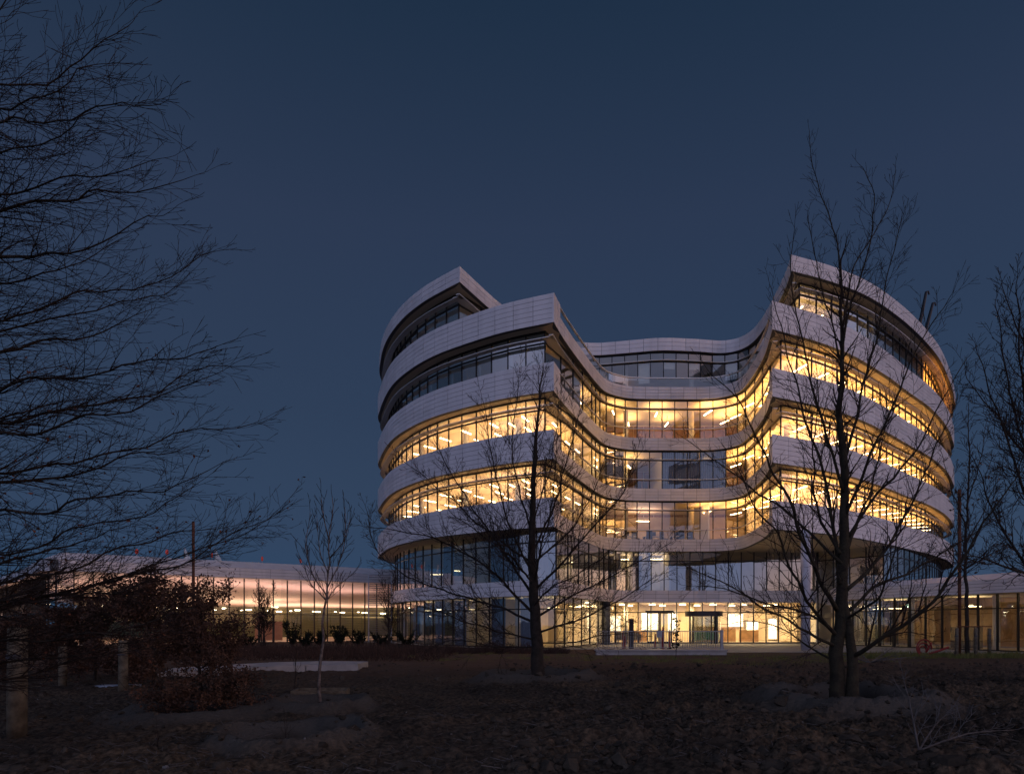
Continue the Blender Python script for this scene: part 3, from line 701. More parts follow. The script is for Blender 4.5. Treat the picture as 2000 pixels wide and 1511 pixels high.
# hall furnishings
def furn(name, mb, m, label, cat, group=None): return tag(mb.build(name, m), label, cat, group)
hall = thing('hall_room_glow', 'glowing panels standing in for lit rooms behind the entrance hall, with counters', 'wall unit', (14, 60, .06))
for x, wd_, z0, z1 in ((-4.8, .9, .9, 2.2), (-1.7, 1.5, 1.0, 2.5), (.3, .8, .9, 2.6), (5.9, 1.3, 1.3, 2.4), (7.4, 1.0, .3, 1.7), (9.2, .7, .2, 2.0)):
    MB().box((x, .75, (z0 + z1) / 2), (wd_, .05, z1 - z0)).build('room_glow_panel', mat('room_glow_panel', (.9, .9, .9), .5, emit=(1, .84, .62), es=1.6), hall)  # emissive sheet put in for the light of rooms behind the hall
    MB().box((x, .80, (z0 + z1) / 2), (wd_ + .12, .04, z1 - z0 + .12)).build('panel_frame', M['white'], hall)
for x, wd_, h in ((-3.2, 1.6, .95), (2.5, 2.2, 1.3), (4.5, 1.4, 1.25), (6.4, 1.5, 1.0)):
    MB().box((x, -1.2, h / 2), (wd_, .5, h)).build('wood_counter', M['wood'], hall)
def sofa(loc, label, m, rz=0):
    s_ = thing('sofa', label, 'sofa', loc, rz=rz)
    MB().box((0, 0, .32), (1.9, .8, .28)).build('seat', m, s_); MB().box((0, .34, .62), (1.9, .16, .42)).build('backrest', m, s_)
    for x in (-1, 1): MB().box((x * .98, 0, .42), (.14, .8, .5)).build('armrest', m, s_)
    for x in (-.85, .85):
        for y in (-.33, .33): MB().box((x, y, .09), (.06, .06, .18)).build('leg', M['dark'], s_)
sofa((16.2, 56.5, .06), 'teal sofa inside the hall beside the revolving door', M['teal'])
sofa((9.6, 56.5, .06), 'dark low sofa behind the glass left of the entrance', M['dark'])
def chair(loc, label, group, rz, m=M['dark']):
    c = thing('office_chair', label, 'chair', loc, group, rz)
    MB().box((0, 0, .47), (.5, .48, .09)).build('seat', m, c); MB().box((0, .23, .82), (.48, .07, .6)).build('backrest', m, c)
    MB().tube([(0, 0, .08), (0, 0, .43)], .035, 8).build('stem', M['steel'], c)
    b = MB()
    for a in range(5): b.box((.15 * math.cos(a * 1.257), .15 * math.sin(a * 1.257), .06), (.3, .05, .05), a * 1.257)
    b.build('star_base', M['dark'], c); return c
fl3 = ZB[1] + .62; fl4 = ZB[2] + .62
for i, x in enumerate((9.0, 10.1, 11.1, 12.4, 13.6, 14.6)): chair((x, 55.2 + (i % 2) * .5, fl3 + .12), 'dark office chair over the third floor court sill, %s from the left' % ORD[i + 1], 'office chairs along the third floor court windows', random.uniform(-1, 1))
for i, x in enumerate((10.2, 11.0)): chair((x, 55.4, fl4 + .1), ('left' if i == 0 else 'right') + ' dark chair in the lit fourth floor court room', 'chairs in the fourth floor room', random.uniform(-1, 1))
def table(loc, label, group, L_=1.6):
    t_ = thing('desk', label, 'desk', loc, group)
    MB().box((0, 0, .73), (L_, .7, .04)).build('desktop', M['white'], t_)
    for x in (-L_ / 2 + .08, L_ / 2 - .08): MB().box((x, 0, .355), (.05, .6, .71)).build('leg', M['dark'], t_)
    MB().box((0, .1, 1.0), (.55, .04, .34)).build('screen', M['dark'], t_)
for i, x in enumerate((9.4, 11.6, 13.8)): table((x, 56.2, fl3 + .1), 'white desk with dark screen, third floor above court, %s from left' % ORD[i + 1], 'desks on the third floor above the court')
for i, (x, y) in enumerate(((19.8, 46.2), (22.6, 48.4), (25.6, 50.9))):
    for kk in (1, 2): table((x, y, ZB[kk] + .62), 'white desk with dark screen, right tower %s floor, %s from left' % (ordn[kk], ORD[i + 1]), 'desks on the %s floor of the right tower' % ordn[kk])

# roof davits on the right tower
for i, (px, py0, py1, D) in enumerate(((1795, 640, 570, 52), (1808, 645, 592, 53))):
    a, b = at(px, py0, D), at(px + 14, py1, D); m_ = MB()
    m_.tube([a, a.lerp(b, .5), b], [.13, .12, .10], 8).tube([b, b + Vector((.16, 0, .05)), b + Vector((.22, 0, -.2))], .06, 6)
    tag(m_.build('roof_davit', M['blackmetal']), ('taller left' if i == 0 else 'shorter right') + ' one of two dark hooked masts above the right tower roof', 'mast', 'masts on the right roof')

# ------------------------------------------------------------------ low wings
M['mauve'] = mat('pale_pink_ceiling', (.70, .56, .52), .6, noise_amt=.18, noise_scale=.12)
def fascia(root, P, zb, h, slope_h, slope_d, pitch, rows, inset, deep=0):
    mb = MB(); backing(mb, P, zb, zb + h, .3); mb.build('fascia_wall', M['joint'], root)
    pc = Pieces('fascia_panel', M['panel'], root)
    global panels; old = panels; panels = pc
    clad(P, zb, zb + h, pitch, rows); panels = old; pc.finish()
    Q = offset(P, slope_d); n = len(P)
    v = [(*p, zb + h + .01) for p in P] + [(*q, zb + h + slope_h) for q in Q] + [(*q, zb + h + slope_h + .1) for q in offset(P, slope_d + 8)]
    MB().add(v, [(i, i + 1, n + i + 1, n + i) for i in range(n - 1)] + [(n + i, n + i + 1, 2 * n + i + 1, 2 * n + i) for i in range(n - 1)]).build('roof', M['panel'], root)
    if deep:
        n = len(P); v = [(*p, zb - .002) for p in P] + [(p[0] - .15 * deep, p[1] + deep, zb - 1.75) for p in P]
        MB().add(v, [(i, i + 1, n + i + 1, n + i) for i in range(n - 1)]).build('ceiling', M['mauve'], root)
    else:
        v, f = ribbon(P, offset(P, 9), zb - .002); MB().add(v, f).build('ceiling', M['soffit'], root)
def wing_glass(root, P, zt, pitch, tr, gm, doors=()):
    L_ = plen(P); n = int(round(L_ / pitch)); Q = resample(P, L_ / n)
    mp_ = Pieces('mullion', M['mull'], root); gp = Pieces('window_pane', gm, root)
    for i, p in enumerate(Q):
        q = Q[min(i + 1, len(Q) - 1)] - Q[max(i - 1, 0)]; rz = math.atan2(q[1], q[0]); dark = i in doors or i - 1 in doors
        mp_.box((*p, zt / 2), (.07, .14, zt), rz)
        if dark: mp_.box((*(p - normals(Q)[i] * -.06), 1.2), (.16, .12, 2.4), rz)
        if i < len(Q) - 1:
            a, b = Q[i], Q[i + 1]; t = (b - a) / np.linalg.norm(b - a); nn = np.array([t[1], -t[0]])
            for z0, z1 in ((.05, tr), (tr + .06, zt)):
                j = random.uniform(-.006, .006); j2 = random.uniform(-.006, .006)
                A, B = a + t * .035, b - t * .035
                gp.add([(*(A + nn * j), z0), (*(B - nn * j), z0), (*(B - nn * j + nn * j2), z1), (*(A + nn * j + nn * j2), z1)], [(0, 1, 2, 3)])
    mp_.finish(); gp.finish()
    t = MB(); rail_strip(t, offset(P, -.04), tr, .1, .06); rail_strip(t, offset(P, -.04), 0.0, .12, .06); t.build('transom', M['mull'], root)
    return Q
lw = thing('glass_pavilion', 'low glazed wing left of the tower, its pale pink ceiling lit behind the panes', 'building')
WL = spline([(-55, 72), (-42, 58.2), (-34.6, 49.6), (-32.6, 47.9), (-30.8, 48.4), (-24, 53.5), (-18, 57.9), (-12.7, 61.8), (-10.2, 63.6)], .4)
fascia(lw, WL, 5.3, .78, .62, 1.2, 2.4, 3, .4, deep=26)
GLW = offset(WL, .55)
wing_glass(lw, GLW, 5.3, 1.18, 2.35, M['wingglass'], doors=(60, 62, 40))
gbk = np.array([(-62, 98.5), (-36.5, 74.5), (-28, 79.5), (-20.5, 85), (-4, 91)])
iw = MB(); v, f = strip(gbk, 0, 4.2); iw.add(v, f); iw.build('back_wall', M['olive'], lw)
sl_ = Pieces('wall_slat', M['olive'], lw)
for z in np.arange(.3, 3.2, .3):
    for a, b in zip(resample(gbk, 4.0)[:-1], resample(gbk, 4.0)[1:]):
        c = (a + b) / 2; sl_.box((c[0] + .12, c[1] - .22, z), (3.9, .14, .13), math.atan2(*(b - a)[::-1]))
sl_.finish()
v, f = prism([tuple(p) for p in GLW[10:]] + [(-4, 91), (-62, 98.5)], -.01, .03); MB().add(v, f).build('floor_finish', M['floor'], lw)
bx = at(525, 1240, 61); MB().box((bx.x, 61, .95), (2.4, .1, 1.7), .62).build('interior_panel', M['pinkbox'], lw)
wl_mesh = lum_mesh('wl', (.6, .3, .10), M['lumw'])
for i, (px, D_, z) in enumerate(((395, 70, 3.2), (440, 71, 3.2), (486, 74, 3.1), (537, 72, 3.35), (545, 78, 3.0), (581, 78, 3.15), (620, 80, 3.0), (668, 82, 2.95), (712, 84, 2.95), (748, 86, 2.9), (350, 68, 3.2), (300, 66, 3.2), (200, 64, 3.3), (90, 64, 3.4), (20, 80, 3.2))):
    o = link('ceiling_light', wl_mesh); o.location = ((px - 1000) * D_ / F, D_, z); o.rotation_euler = (0, 0, .4)
    tag(o, 'warm light fitting deep inside the low left wing, %s of the row' % ORD[i + 1], 'lamp', 'light fittings deep inside the left wing'); room_fill(o, 110, (1.0, .62, .42), (5, 3), -.6)
for i, (px, D_) in enumerate(((700, 68), (655, 66), (612, 64), (568, 62), (522, 60.5), (472, 58.5), (420, 57), (330, 54), (240, 54), (150, 55), (60, 60), (15, 70), (45, 78), (70, 66))):  # row added near the glass to brighten the wing ceiling
    o = link('ceiling_light', wl_mesh); o.location = ((px - 1000) * D_ / F, D_, 2.75); o.rotation_euler = (0, 0, .6); o.scale = (.3, .3, .5)
    tag(o, 'added fill light just behind the left wing glass, %s of the row' % ORD[i + 1], 'lamp', 'added fill lights behind the left wing glass'); room_fill(o, 75, (1.0, .60, .50), (5, 3), -.6)
# louvre screen between wing and tower
ls = thing('louvre_screen', 'tall screen of thin grey horizontal slats between low wing and tower', 'screen', (-11.45, 60.0, 0))
for x in (-1.15, .85): MB().box((x, 0, 2.95), (.08, .08, 5.9)).build('post', M['steel'], ls)
me_s = MB().box((0, 0, 0), (2.0, .07, .045)).build('slat', M['slat'], ls); me_s.location = (-.15, 0, .15)
for i in range(1, 31): o = link('slat', me_s.data, ls); o.location = (-.15, 0, .15 + i * .19)

# things on the left wing's roof
for i, (px, py, s_) in enumerate(((267, 1078, 1.3), (326, 1079, 1.2), (414, 1085, .8), (512, 1092, .9), (587, 1096, .8))):
    D = 54 + i * 1.6; p = at(px, py, D); r = thing('warning_lamp', '%s small red warning lamp on the left wing roof' % ('first', 'second', 'third', 'fourth', 'fifth')[i] + ' from the left', 'lamp', p, 'red lamps on the left wing roof')
    MB().tube([(0, 0, -.75), (0, 0, -.1)], .03, 6).build('post', M['steel'], r); MB().tube([(0, 0, -.14), (0, 0, -.04), (0, 0, .16), (0, 0, .26)], [.05, .10 * s_, .10 * s_, .04], 10).build('lamp_head', M['redlamp'], r, True)
for i, px in enumerate((366, 425)):
    p = at(px, 1092, 57 + i * 2); r = thing('ventilation_cowl', ('left' if i == 0 else 'right') + ' hand pale triangular vent cowl on the low wing roof', 'vent', p, 'vent cowls on the left wing')
    MB().tube([(-.25, 0, -.8), (-.25, 0, 1.0)], .035, 6).build('post', M['steel'], r)
    MB().add([(-.18, -.03, -.7), (.45, -.03, -.7), (.3, -.03, .05), (-.18, -.03, .9), (-.18, .03, -.7), (.45, .03, -.7), (.3, .03, .05), (-.18, .03, .9)], [(0, 1, 2, 3), (7, 6, 5, 4), (0, 4, 5, 1), (1, 5, 6, 2), (2, 6, 7, 3), (3, 7, 4, 0)]).build('cowl', M['fin'], r)

rw = thing('glass_pavilion', 'low glazed wing at the right edge with wood lined rooms inside', 'building')
WR = resample(np.array([(23.8, 51.0), (25.6, 45.6), (28.0, 37.6), (31.2, 27.0), (33, 21)]), .5)
fascia(rw, WR, 3.33, .78, .42, 1.1, 2.6, 4, .8)
GRW = offset(WR, .9)
wing_glass(rw, GRW, 3.33, 1.2, 2.45, M['glass'], doors=(3, 4))
wb = cut(offset(WR, 6.0), 0, 0); bw = Pieces('oak_panel', M['wood'], rw)
for a, b in zip(resample(wb, 1.2)[:-1], resample(wb, 1.2)[1:]):
    c = (a + b) / 2; bw.box((c[0], c[1], 1.7), (1.17, .08, 3.2), math.atan2(*(b - a)[::-1]))
bw.finish(); v, f = ribbon(offset(WR, 1.0), wb, .03); MB().add(v, f).build('floor_finish', M['floor'], rw)
cl = MB()
for i in (4, 9, 14, 20): p = resample(offset(WR, 2.4), 1.2)[i]; MB().tube([(*p, .03), (*p, 3.33)], .2, 12).build('interior_column', M['white'], rw, True)
for i in (2, 7, 12, 17): 
    p = resample(offset(WR, 3.6), 1.2)[i]; o = link('ceiling_light', dsk); o.location = (*p, 2.7); tag(o, 'dim ceiling light inside the low right wing, %s from the left' % ORD[[2, 7, 12, 17].index(i) + 1], 'lamp', 'dim ceiling lights inside the right wing'); room_fill(o, 42, (1.0, .74, .40), (1.4, .9))
for i, (j, h) in enumerate(((7, 1.35), (11, 1.3), (14, 1.4), (16, 1.3))):
    p = resample(offset(WR, 3.0), 1.2)[j]; s_ = thing('booth_screen', ('Tall dark', 'Low dark', 'Taller brown', 'Nearest dark')[i] + ' upholstered booth inside the right wing', 'booth', (*p, .03), 'booths in the right wing', 1.87)
    MB().box((0, .3, h / 2), (1.7, .12, h)).build('backrest', M['dark'], s_); MB().box((0, 0, .25), (1.6, .5, .42)).build('seat', M['dark'], s_)
    MB().box((-.8, 0, h / 2), (.1, .6, h)).build('side_panel', M['dark'], s_)
ex = thing('exit_sign', 'small glowing white green exit sign above the right wing door', 'sign', at(1776, 1182, 47.5))
MB().box((0, 0, 0), (.42, .08, .24)).build('sign_box', M['exit'], ex); MB().box((0, .02, .2), (.03, .03, .18)).build('bracket', M['steel'], ex)
mk = MB().box((-.06, -.045, -.01), (.05, .006, .10)).box((-.06, -.045, .065), (.04, .006, .035)).box((.06, -.045, 0), (.10, .006, .02)).box((.13, -.045, 0), (.03, .006, .07))
mk.build('running_figure_mark', mat('sign_green', (.0, .25, .06), .5, emit=(.0, .35, .1), es=1.0, noise_amt=.05), ex)

# ------------------------------------------------------------------ paving and site objects
pv = MB()
v, f = prism([(8.6, 38.2), (20, 38.2), (27.5, 35), (31, 26), (36, 20), (36, 60), (-14, 62), (2.4, 42.5), (8.6, 44)], -.3, -.005); pv.add(v, f)
o = pv.build('pavement', M['paving']); o['kind'] = 'structure'
tc_ = thing('terrace_guard', 'low pale concrete kerb with galvanised railing in front of the entrance', 'railing', (7.6, 34.9, 0))
MB().box((0, 0, .08), (6.6, .5, .28)).build('kerb', M['concrete'], tc_); MB().box((0, -.02, .235), (6.7, .62, .07)).build('coping', M['concrete'], tc_)
MB().box((0, .1, 1.2), (6.5, .05, .045)).build('top_rail', M['steel'], tc_); MB().box((0, .1, .36), (6.5, .04, .03)).build('bottom_rail', M['steel'], tc_)
bmesh_ = MB().box((0, 0, 0), (.022, .022, .84)).build('baluster', M['steel'], tc_); bmesh_.location = (-3.2, .1, .78)
for i in range(1, 54): o = link('baluster', bmesh_.data, tc_); o.location = (-3.2 + i * .1208, .1, .78)
MB().box((3.15, .1, .75), (.14, .1, 1.05)).build('end_post', M['steel'], tc_)
kx = at(1233, 1250, 40)
ks = thing('totem_post', 'dark slim totem post standing left of the entrance doors', 'post', (kx.x, 40, 0))
MB().box((0, 0, 1.0), (.26, .16, 1.75)).build('totem_body', M['blackmetal'], ks); MB().box((0, 0, .05), (.4, .3, .1)).build('base_plate', M['steel'], ks)
for i, (px, D, h, wd_) in enumerate(((1217, 42, 1.15, .1), (1220.5, 42.4, .8, .12), (1279, 44, .95, .1), (1293.5, 44, 1.2, .1), (1295, 41, 1.4, .1), (1308, 43, 1.2, .1))):
    p = at(px, 1250, D); b_ = thing('barrier_post', ('leftmost slim', 'short stubby', 'leaning', 'middle', 'taller', 'rightmost')[i] + ' red barrier post on the paving before the doors', 'post', (p.x, D, 0), 'red barrier posts before the entrance')
    MB().tube([(0, 0, .03), (.06 if i == 2 else 0, 0, h)], [.05, .04], 8).build('shaft', M['red'], b_); MB().tube([(0, 0, 0), (0, 0, .05)], .17, 12).build('foot', M['blackmetal'], b_)
p = at(1294, 1240, 42); nb = thing('notice_board', 'small grey blank notice board beside the red posts', 'sign', (p.x, 42.6, 0))
MB().box((0, 0, .95), (.42, .03, .42)).build('board', M['steel'], nb); MB().box((0, .03, .5), (.04, .04, 1.0)).build('post', M['steel'], nb)
# concrete slab path at left
def slab(name, pts, z, th, m, label, cat):
    v, f = prism(pts, z - th, z); return tag(MB().add(v, f).build(name, m), label, cat)
cs = thing('concrete_slab', 'long pale concrete slab lying in the brown soil at left', 'slab')
segs = [[(-5.1, 22.6), (-5.1, 24.2), (-6.8, 24.4), (-6.6, 21.9)], [(-6.63, 21.87), (-6.83, 24.35), (-8.4, 23.6), (-8.0, 20.9)], [(-8.03, 20.85), (-8.43, 23.5), (-10.2, 20.6), (-9.5, 18.3)]]
for s_ in segs: v, f = prism(s_, -.05, .25); MB().add(v, f).build('slab_section', M['concrete'], cs)
tag(MB().box((-9.4, 16.3, .07), (.9, .35, .1), .1).build('timber_board', mat('pale_blue_board', (.30, .36, .45), .6, noise_amt=.3)), 'pale blue board lying on the soil between the two stakes', 'board')
bn = thing('plank_edging', 'low empty timber plank frame lying around the birch sapling', 'edging', (-3.85, 13.75, gz(-3.85, 13.4) + .10), rz=.12)
for x, y, lx, ly in ((0, -.32, 1.05, .07), (0, .32, 1.05, .07), (-.5, 0, .07, .57), (.5, 0, .07, .57)): MB().box((x, y, .05), (lx, ly, .12)).build('frame_board', M['timber'], bn)
# timber stakes and poles
def stake(px, D, top, r, label, grp=None, m=None, rust=False):
    x = (px - 1000) * D / F; z = EYE - (top - HZ) * D / F; g = gz(x, D) if D < 36 else 0
    s_ = thing('timber_stake' if not rust else 'steel_pole', label, 'stake' if not rust else 'pole', (x, D, g - .05), grp)
    h = z - g + .05; lean = random.uniform(-.02, .02)
    MB().tube([(0, 0, 0), (lean * .5, 0, h * .5), (lean, 0, h - .03), (lean, 0, h)], [r, r, r * .98, r * .86], 14).build('shaft', m or M['timber'], s_, True)
    if not rust: MB().tube([(0, -.002, h * .72), (0, -.002, h * .76)], r * 1.04, 14).build('tie_band', M['dark'], s_)
    else: MB().tube([(0, 0, -.02), (0, 0, .06)], r * 2.2, 12).build('base_collar', M['rust'], s_)
stake(33, 9.6, 1225, .125, 'thick pale timber stake nearest the lower left corner')
stake(122, 16.6, 1262, .095, 'slim timber stake between the thick stake and the next', )
stake(240, 15.2, 1250, .10, 'timber stake in front of the blue board, right of the others')
stake(378, 27, 1018, .055, 'tall thin rusty pole rising above the low left wing', rust=True, m=M['rust'])
stake(1874, 33, 955, .075, 'tall thin rusty pole beside the staked tree at right', rust=True, m=M['rust'])
for i, (px, D) in enumerate(((1868, 32.2), (1905.5, 32.6), (1932, 33.8))):
    stake(px, D, 1226, .085, ('left', 'middle', 'right')[i] + ' stake of the three supporting the young tree at right')
tag(MB().box((at(1900, 1, 33).x, 32.9, 1.45), (1.7, .05, .05), .02).build('tie_rail', M['rust']), 'thin red brown rail tying the three tree stakes together', 'rail')
# red hose reel sculpture
hr = thing('hose_reel', 'red spiral hose reel with a long handle lying on the grass edge', 'reel', (at(1805, 1, 33).x, 33, .0))
for j, r0 in enumerate((.36, .26, .16)):
    pts = [(r0 * math.cos(a) + .05 * j, .14 * j, .42 + r0 * math.sin(a) * 1.1 - .05 * j) for a in np.linspace(-.2, 4.4, 22)]
    MB().tube(pts, .034, 8).build('coil', M['red'], hr, True)
MB().tube([(.2, -.05, .12), (.75, -.1, .32), (1.1, -.12, .46)], [.06, .055, .05], 8).build('handle', M['red'], hr, True)
MB().tube([(.15, .1, .2), (.42, .1, .66)], .05, 8).build('lever', M['red'], hr, True)

# ------------------------------------------------------------------ trees
def poly3(pts, step): return [Vector(p) for p in spline(pts, step)]
DENS = .47
class Tree:
    def __init__(s, rmin): s.rmin = rmin; s.tw = MB(); s.limbs = []; s.n = 0; s.tips = []
    def twig(s, p, d, length, r, lvl, maxl, wander=.14, up=.05, spacing=.13, ang=.7, clen=.5, flat=0):
        n = max(3, int(length / max(.07, length / 9))); st = length / n; pts = [p.copy()]; dirs = []
        rs = [r]
        for i in range(n):
            d = (d + Vector((random.gauss(0, wander), random.gauss(0, wander), random.gauss(0, wander * (1 - flat)) + up))).normalized()
            p = p + d * st; pts.append(p.copy()); dirs.append(d.copy()); rs.append(max(s.rmin, r * (1 - .8 * (i + 1) / n)))
        k = 5 if r > .02 else (4 if r > .009 else 3)
        s.tw.tube(pts, rs, k, cap=False); s.n += n
        s.tips.append(pts[-1])
        if lvl >= maxl: return
        cnt = max(1, int(length / spacing)); side = random.choice((-1, 1)); az0 = random.uniform(0, 6.28)
        for c in range(cnt):
            t = .15 + .8 * (c + random.uniform(.1, .9)) / cnt; i = min(n - 1, int(t * n)); q = pts[i].lerp(pts[i + 1], t * n - i)
            dd = dirs[i]; o = dd.orthogonal().normalized(); az = az0 + c * 2.4 + random.uniform(-.5, .5); o = o * math.cos(az) + dd.cross(o) * math.sin(az)
            if flat: o.z *= (1 - flat); o.normalize()
            a = ang * random.uniform(.7, 1.25); nd = (dd * math.cos(a) + o * math.sin(a)).normalized()
            cl_ = length * clen * (1.15 - .6 * t) * random.uniform(.55, 1.25)
            if cl_ < .06: continue
            s.twig(q, nd, cl_, max(s.rmin, rs[i] * .55), lvl + 1, maxl, wander, up, spacing * .8, ang, clen, flat)
    def limb(s, pts, r0, r1, maxl=3, spacing=.28, clen=.9, t0=.15, jit=.03, name='limb', up=.05, ang=.62, flat=0, wander=.11, grow=1.0):
        spacing *= DENS
        P = poly3(pts, .16)
        sd = random.uniform(0, 99)
        for i in range(1, len(P)): P[i] = P[i] + (noise.noise_vector(P[i] * 1.6 + Vector((sd, 0, 0))) * jit * 2.2 + noise.noise_vector(P[i] * 5 + Vector((0, sd, 0))) * jit * .5) * min(1, i / 6)
        n = len(P); rs = [r0 + (r1 - r0) * (i / (n - 1)) ** .8 for i in range(n)]
        s.limbs.append((P, rs, name)); L_ = sum((P[i + 1] - P[i]).length for i in range(n - 1)); cnt = int(L_ * (1 - t0) / spacing)
        az0 = random.uniform(0, 6.28)
        for c in range(cnt):
            t = t0 + (1 - t0) * (c + random.uniform(0, 1)) / cnt; i = min(n - 2, int(t * (n - 1))); q = P[i]; dd = (P[i + 1] - P[i]).normalized()
            o = dd.orthogonal().normalized(); az = az0 + c * 2.4 + random.uniform(-.6, .6); o = o * math.cos(az) + dd.cross(o) * math.sin(az)
            if flat: o.z *= (1 - flat); o.normalize()
            a = ang * random.uniform(.65, 1.25); nd = (dd * math.cos(a) + o * math.sin(a)).normalized()
            s.twig(q, nd, grow * clen * (1.1 - .55 * t) * random.uniform(.5, 1.2), max(s.rmin, min(rs[i] * .5, .012 + .006 * clen)), 1, maxl, wander, up, .17, ang, .55, flat)
        s.twig(P[-1], (P[-1] - P[-2]).normalized(), clen * .6 * grow, r1, 1, maxl, wander, up, .15, ang, .5, flat)
    def build(s, root, bark, twm, origin):
        def sh(mb): mb.v = [(x - origin[0], y - origin[1], z - origin[2]) for x, y, z in mb.v]; return mb
        for P, rs, nm in s.limbs: sh(MB().tube(P, rs, 12 if rs[0] > .06 else 7)).build(nm, bark, root, True)
        o = sh(s.tw).build('twigs', twm, root); o['kind'] = 'stuff'
def px3(lst, D): return [at(a, b, D + (c if True else 0)) for a, b, c in lst]

# big two stemmed tree at the right
D = 12.6; tr = Tree(.0030)
org = at(1650, 1385, D); org.z = gz(org.x, D) - .05
R_ = thing('bare_tree', 'tall bare tree with two joined stems in front of the right tower', 'tree', org)
LS = [1.0]
def lb(lst, r0, r1, **k): tr.limb(px3(lst, D), r0 * (1 if k.get('name') == 'trunk' else LS[0]), r1 * LS[0], **k)
LS[0] = .72
lb([(1636, 1392, 0), (1634, 1300, 0), (1642, 1200, .02), (1647, 1100, .05), (1648, 1000, .05), (1646, 880, .02), (1641, 740, 0), (1645, 600, .05), (1642, 520, 0)], .150, .024, name='trunk', t0=.45, clen=1.0, spacing=.2)
lb([(1664, 1392, -.1), (1664, 1310, -.08), (1657, 1230, -.05), (1650, 1170, 0)], .135, .08, name='trunk', t0=.9, clen=.3, spacing=1)
lb([(1642, 540, 0), (1628, 440, .1), (1598, 360, .15), (1580, 262, .2)], .022, .006, clen=.45, maxl=2, spacing=.16)
lb([(1643, 700, 0), (1660, 600, -.2), (1690, 500, -.4), (1705, 400, -.5), (1690, 335, -.5)], .03, .008, clen=.7, spacing=.2)
lb([(1646, 640, 0), (1670, 520, .3), (1730, 420, .5), (1748, 340, .5)], .028, .007, clen=.6, spacing=.2)
lb([(1640, 700, 0), (1615, 600, .2), (1590, 500, .2), (1575, 420, .3)], .026, .007, clen=.6, spacing=.2)
lb([(1634, 1190, 0), (1590, 1110, -.4), (1545, 990, -.8), (1500, 900, -1.0), (1450, 800, -1.2), (1400, 740, -1.3)], .062, .010, clen=1.1)
lb([(1640, 1140, 0), (1630, 1040, .3), (1612, 940, .5), (1575, 820, .7), (1540, 690, .8), (1512, 580, .8)], .06, .010, clen=1.1)
lb([(1634, 1240, 0), (1590, 1190, -.6), (1555, 1130, -1.0), (1520, 1040, -1.2), (1480, 990, -1.5), (1440, 900, -1.6)], .055, .010, clen=1.1)
lb([(1655, 1150, 0), (1690, 1120, .3), (1740, 1060, .6), (1790, 960, .9), (1830, 860, 1.0), (1870, 790, 1.1)], .055, .010, clen=1.1)
lb([(1660, 1284, 0), (1700, 1262, -.5), (1780, 1210, -1.0), (1850, 1140, -1.3), (1920, 1020, -1.6), (1985, 930, -1.8)], .065, .012, clen=1.15)
lb([(1660, 1190, 0), (1720, 1140, .5), (1790, 1110, .9), (1870, 1060, 1.3), (1950, 1010, 1.5)], .05, .010, clen=1.0)
lb([(1650, 900, 0), (1680, 780, .3), (1715, 650, .5), (1742, 510, .6), (1762, 430, .6)], .042, .008, clen=.95, spacing=.22)
lb([(1647, 960, 0), (1610, 830, -.4), (1575, 700, -.7), (1548, 570, -.8), (1552, 470, -.8)], .042, .008, clen=.95, spacing=.22)
lb([(1650, 1010, 0), (1700, 890, -.5), (1760, 750, -.9), (1815, 640, -1.1), (1855, 580, -1.2)], .045, .008, clen=1.0)
lb([(1632, 1235, 0), (1580, 1200, .5), (1500, 1180, .9), (1420, 1150, 1.2), (1350, 1145, 1.3)], .04, .008, clen=.95)
lb([(1632, 1262, 0), (1560, 1225, -.7), (1480, 1180, -1.2), (1400, 1130, -1.6), (1335, 1105, -1.8)], .045, .008, clen=1.0)
lb([(1632, 1292, 0), (1580, 1262, .3), (1530, 1230, .6), (1470, 1215, .8), (1425, 1220, .9)], .032, .007, clen=.75)
lb([(1650, 1210, 0), (1700, 1180, -.8), (1730, 1140, -1.3), (1745, 1080, -1.6), (1750, 980, -1.8)], .04, .008, clen=1.0)
lb([(1640, 1080, 0), (1600, 1000, .9), (1590, 900, 1.3), (1600, 800, 1.5), (1590, 700, 1.6)], .045, .008, clen=1.0)
lb([(1652, 1080, 0), (1690, 980, 1.0), (1720, 880, 1.4), (1735, 780, 1.6)], .045, .008, clen=1.0)
lb([(1645, 1100, 0), (1560, 1020, .4), (1480, 960, .7), (1400, 900, .8), (1330, 850, .9)], .042, .008, clen=1.0)
lb([(1655, 1050, 0), (1720, 960, -.3), (1790, 880, -.4), (1850, 760, -.5), (1890, 700, -.5)], .042, .008, clen=1.0)
tr.build(R_, M['barkgreen'], M['twig'], org)

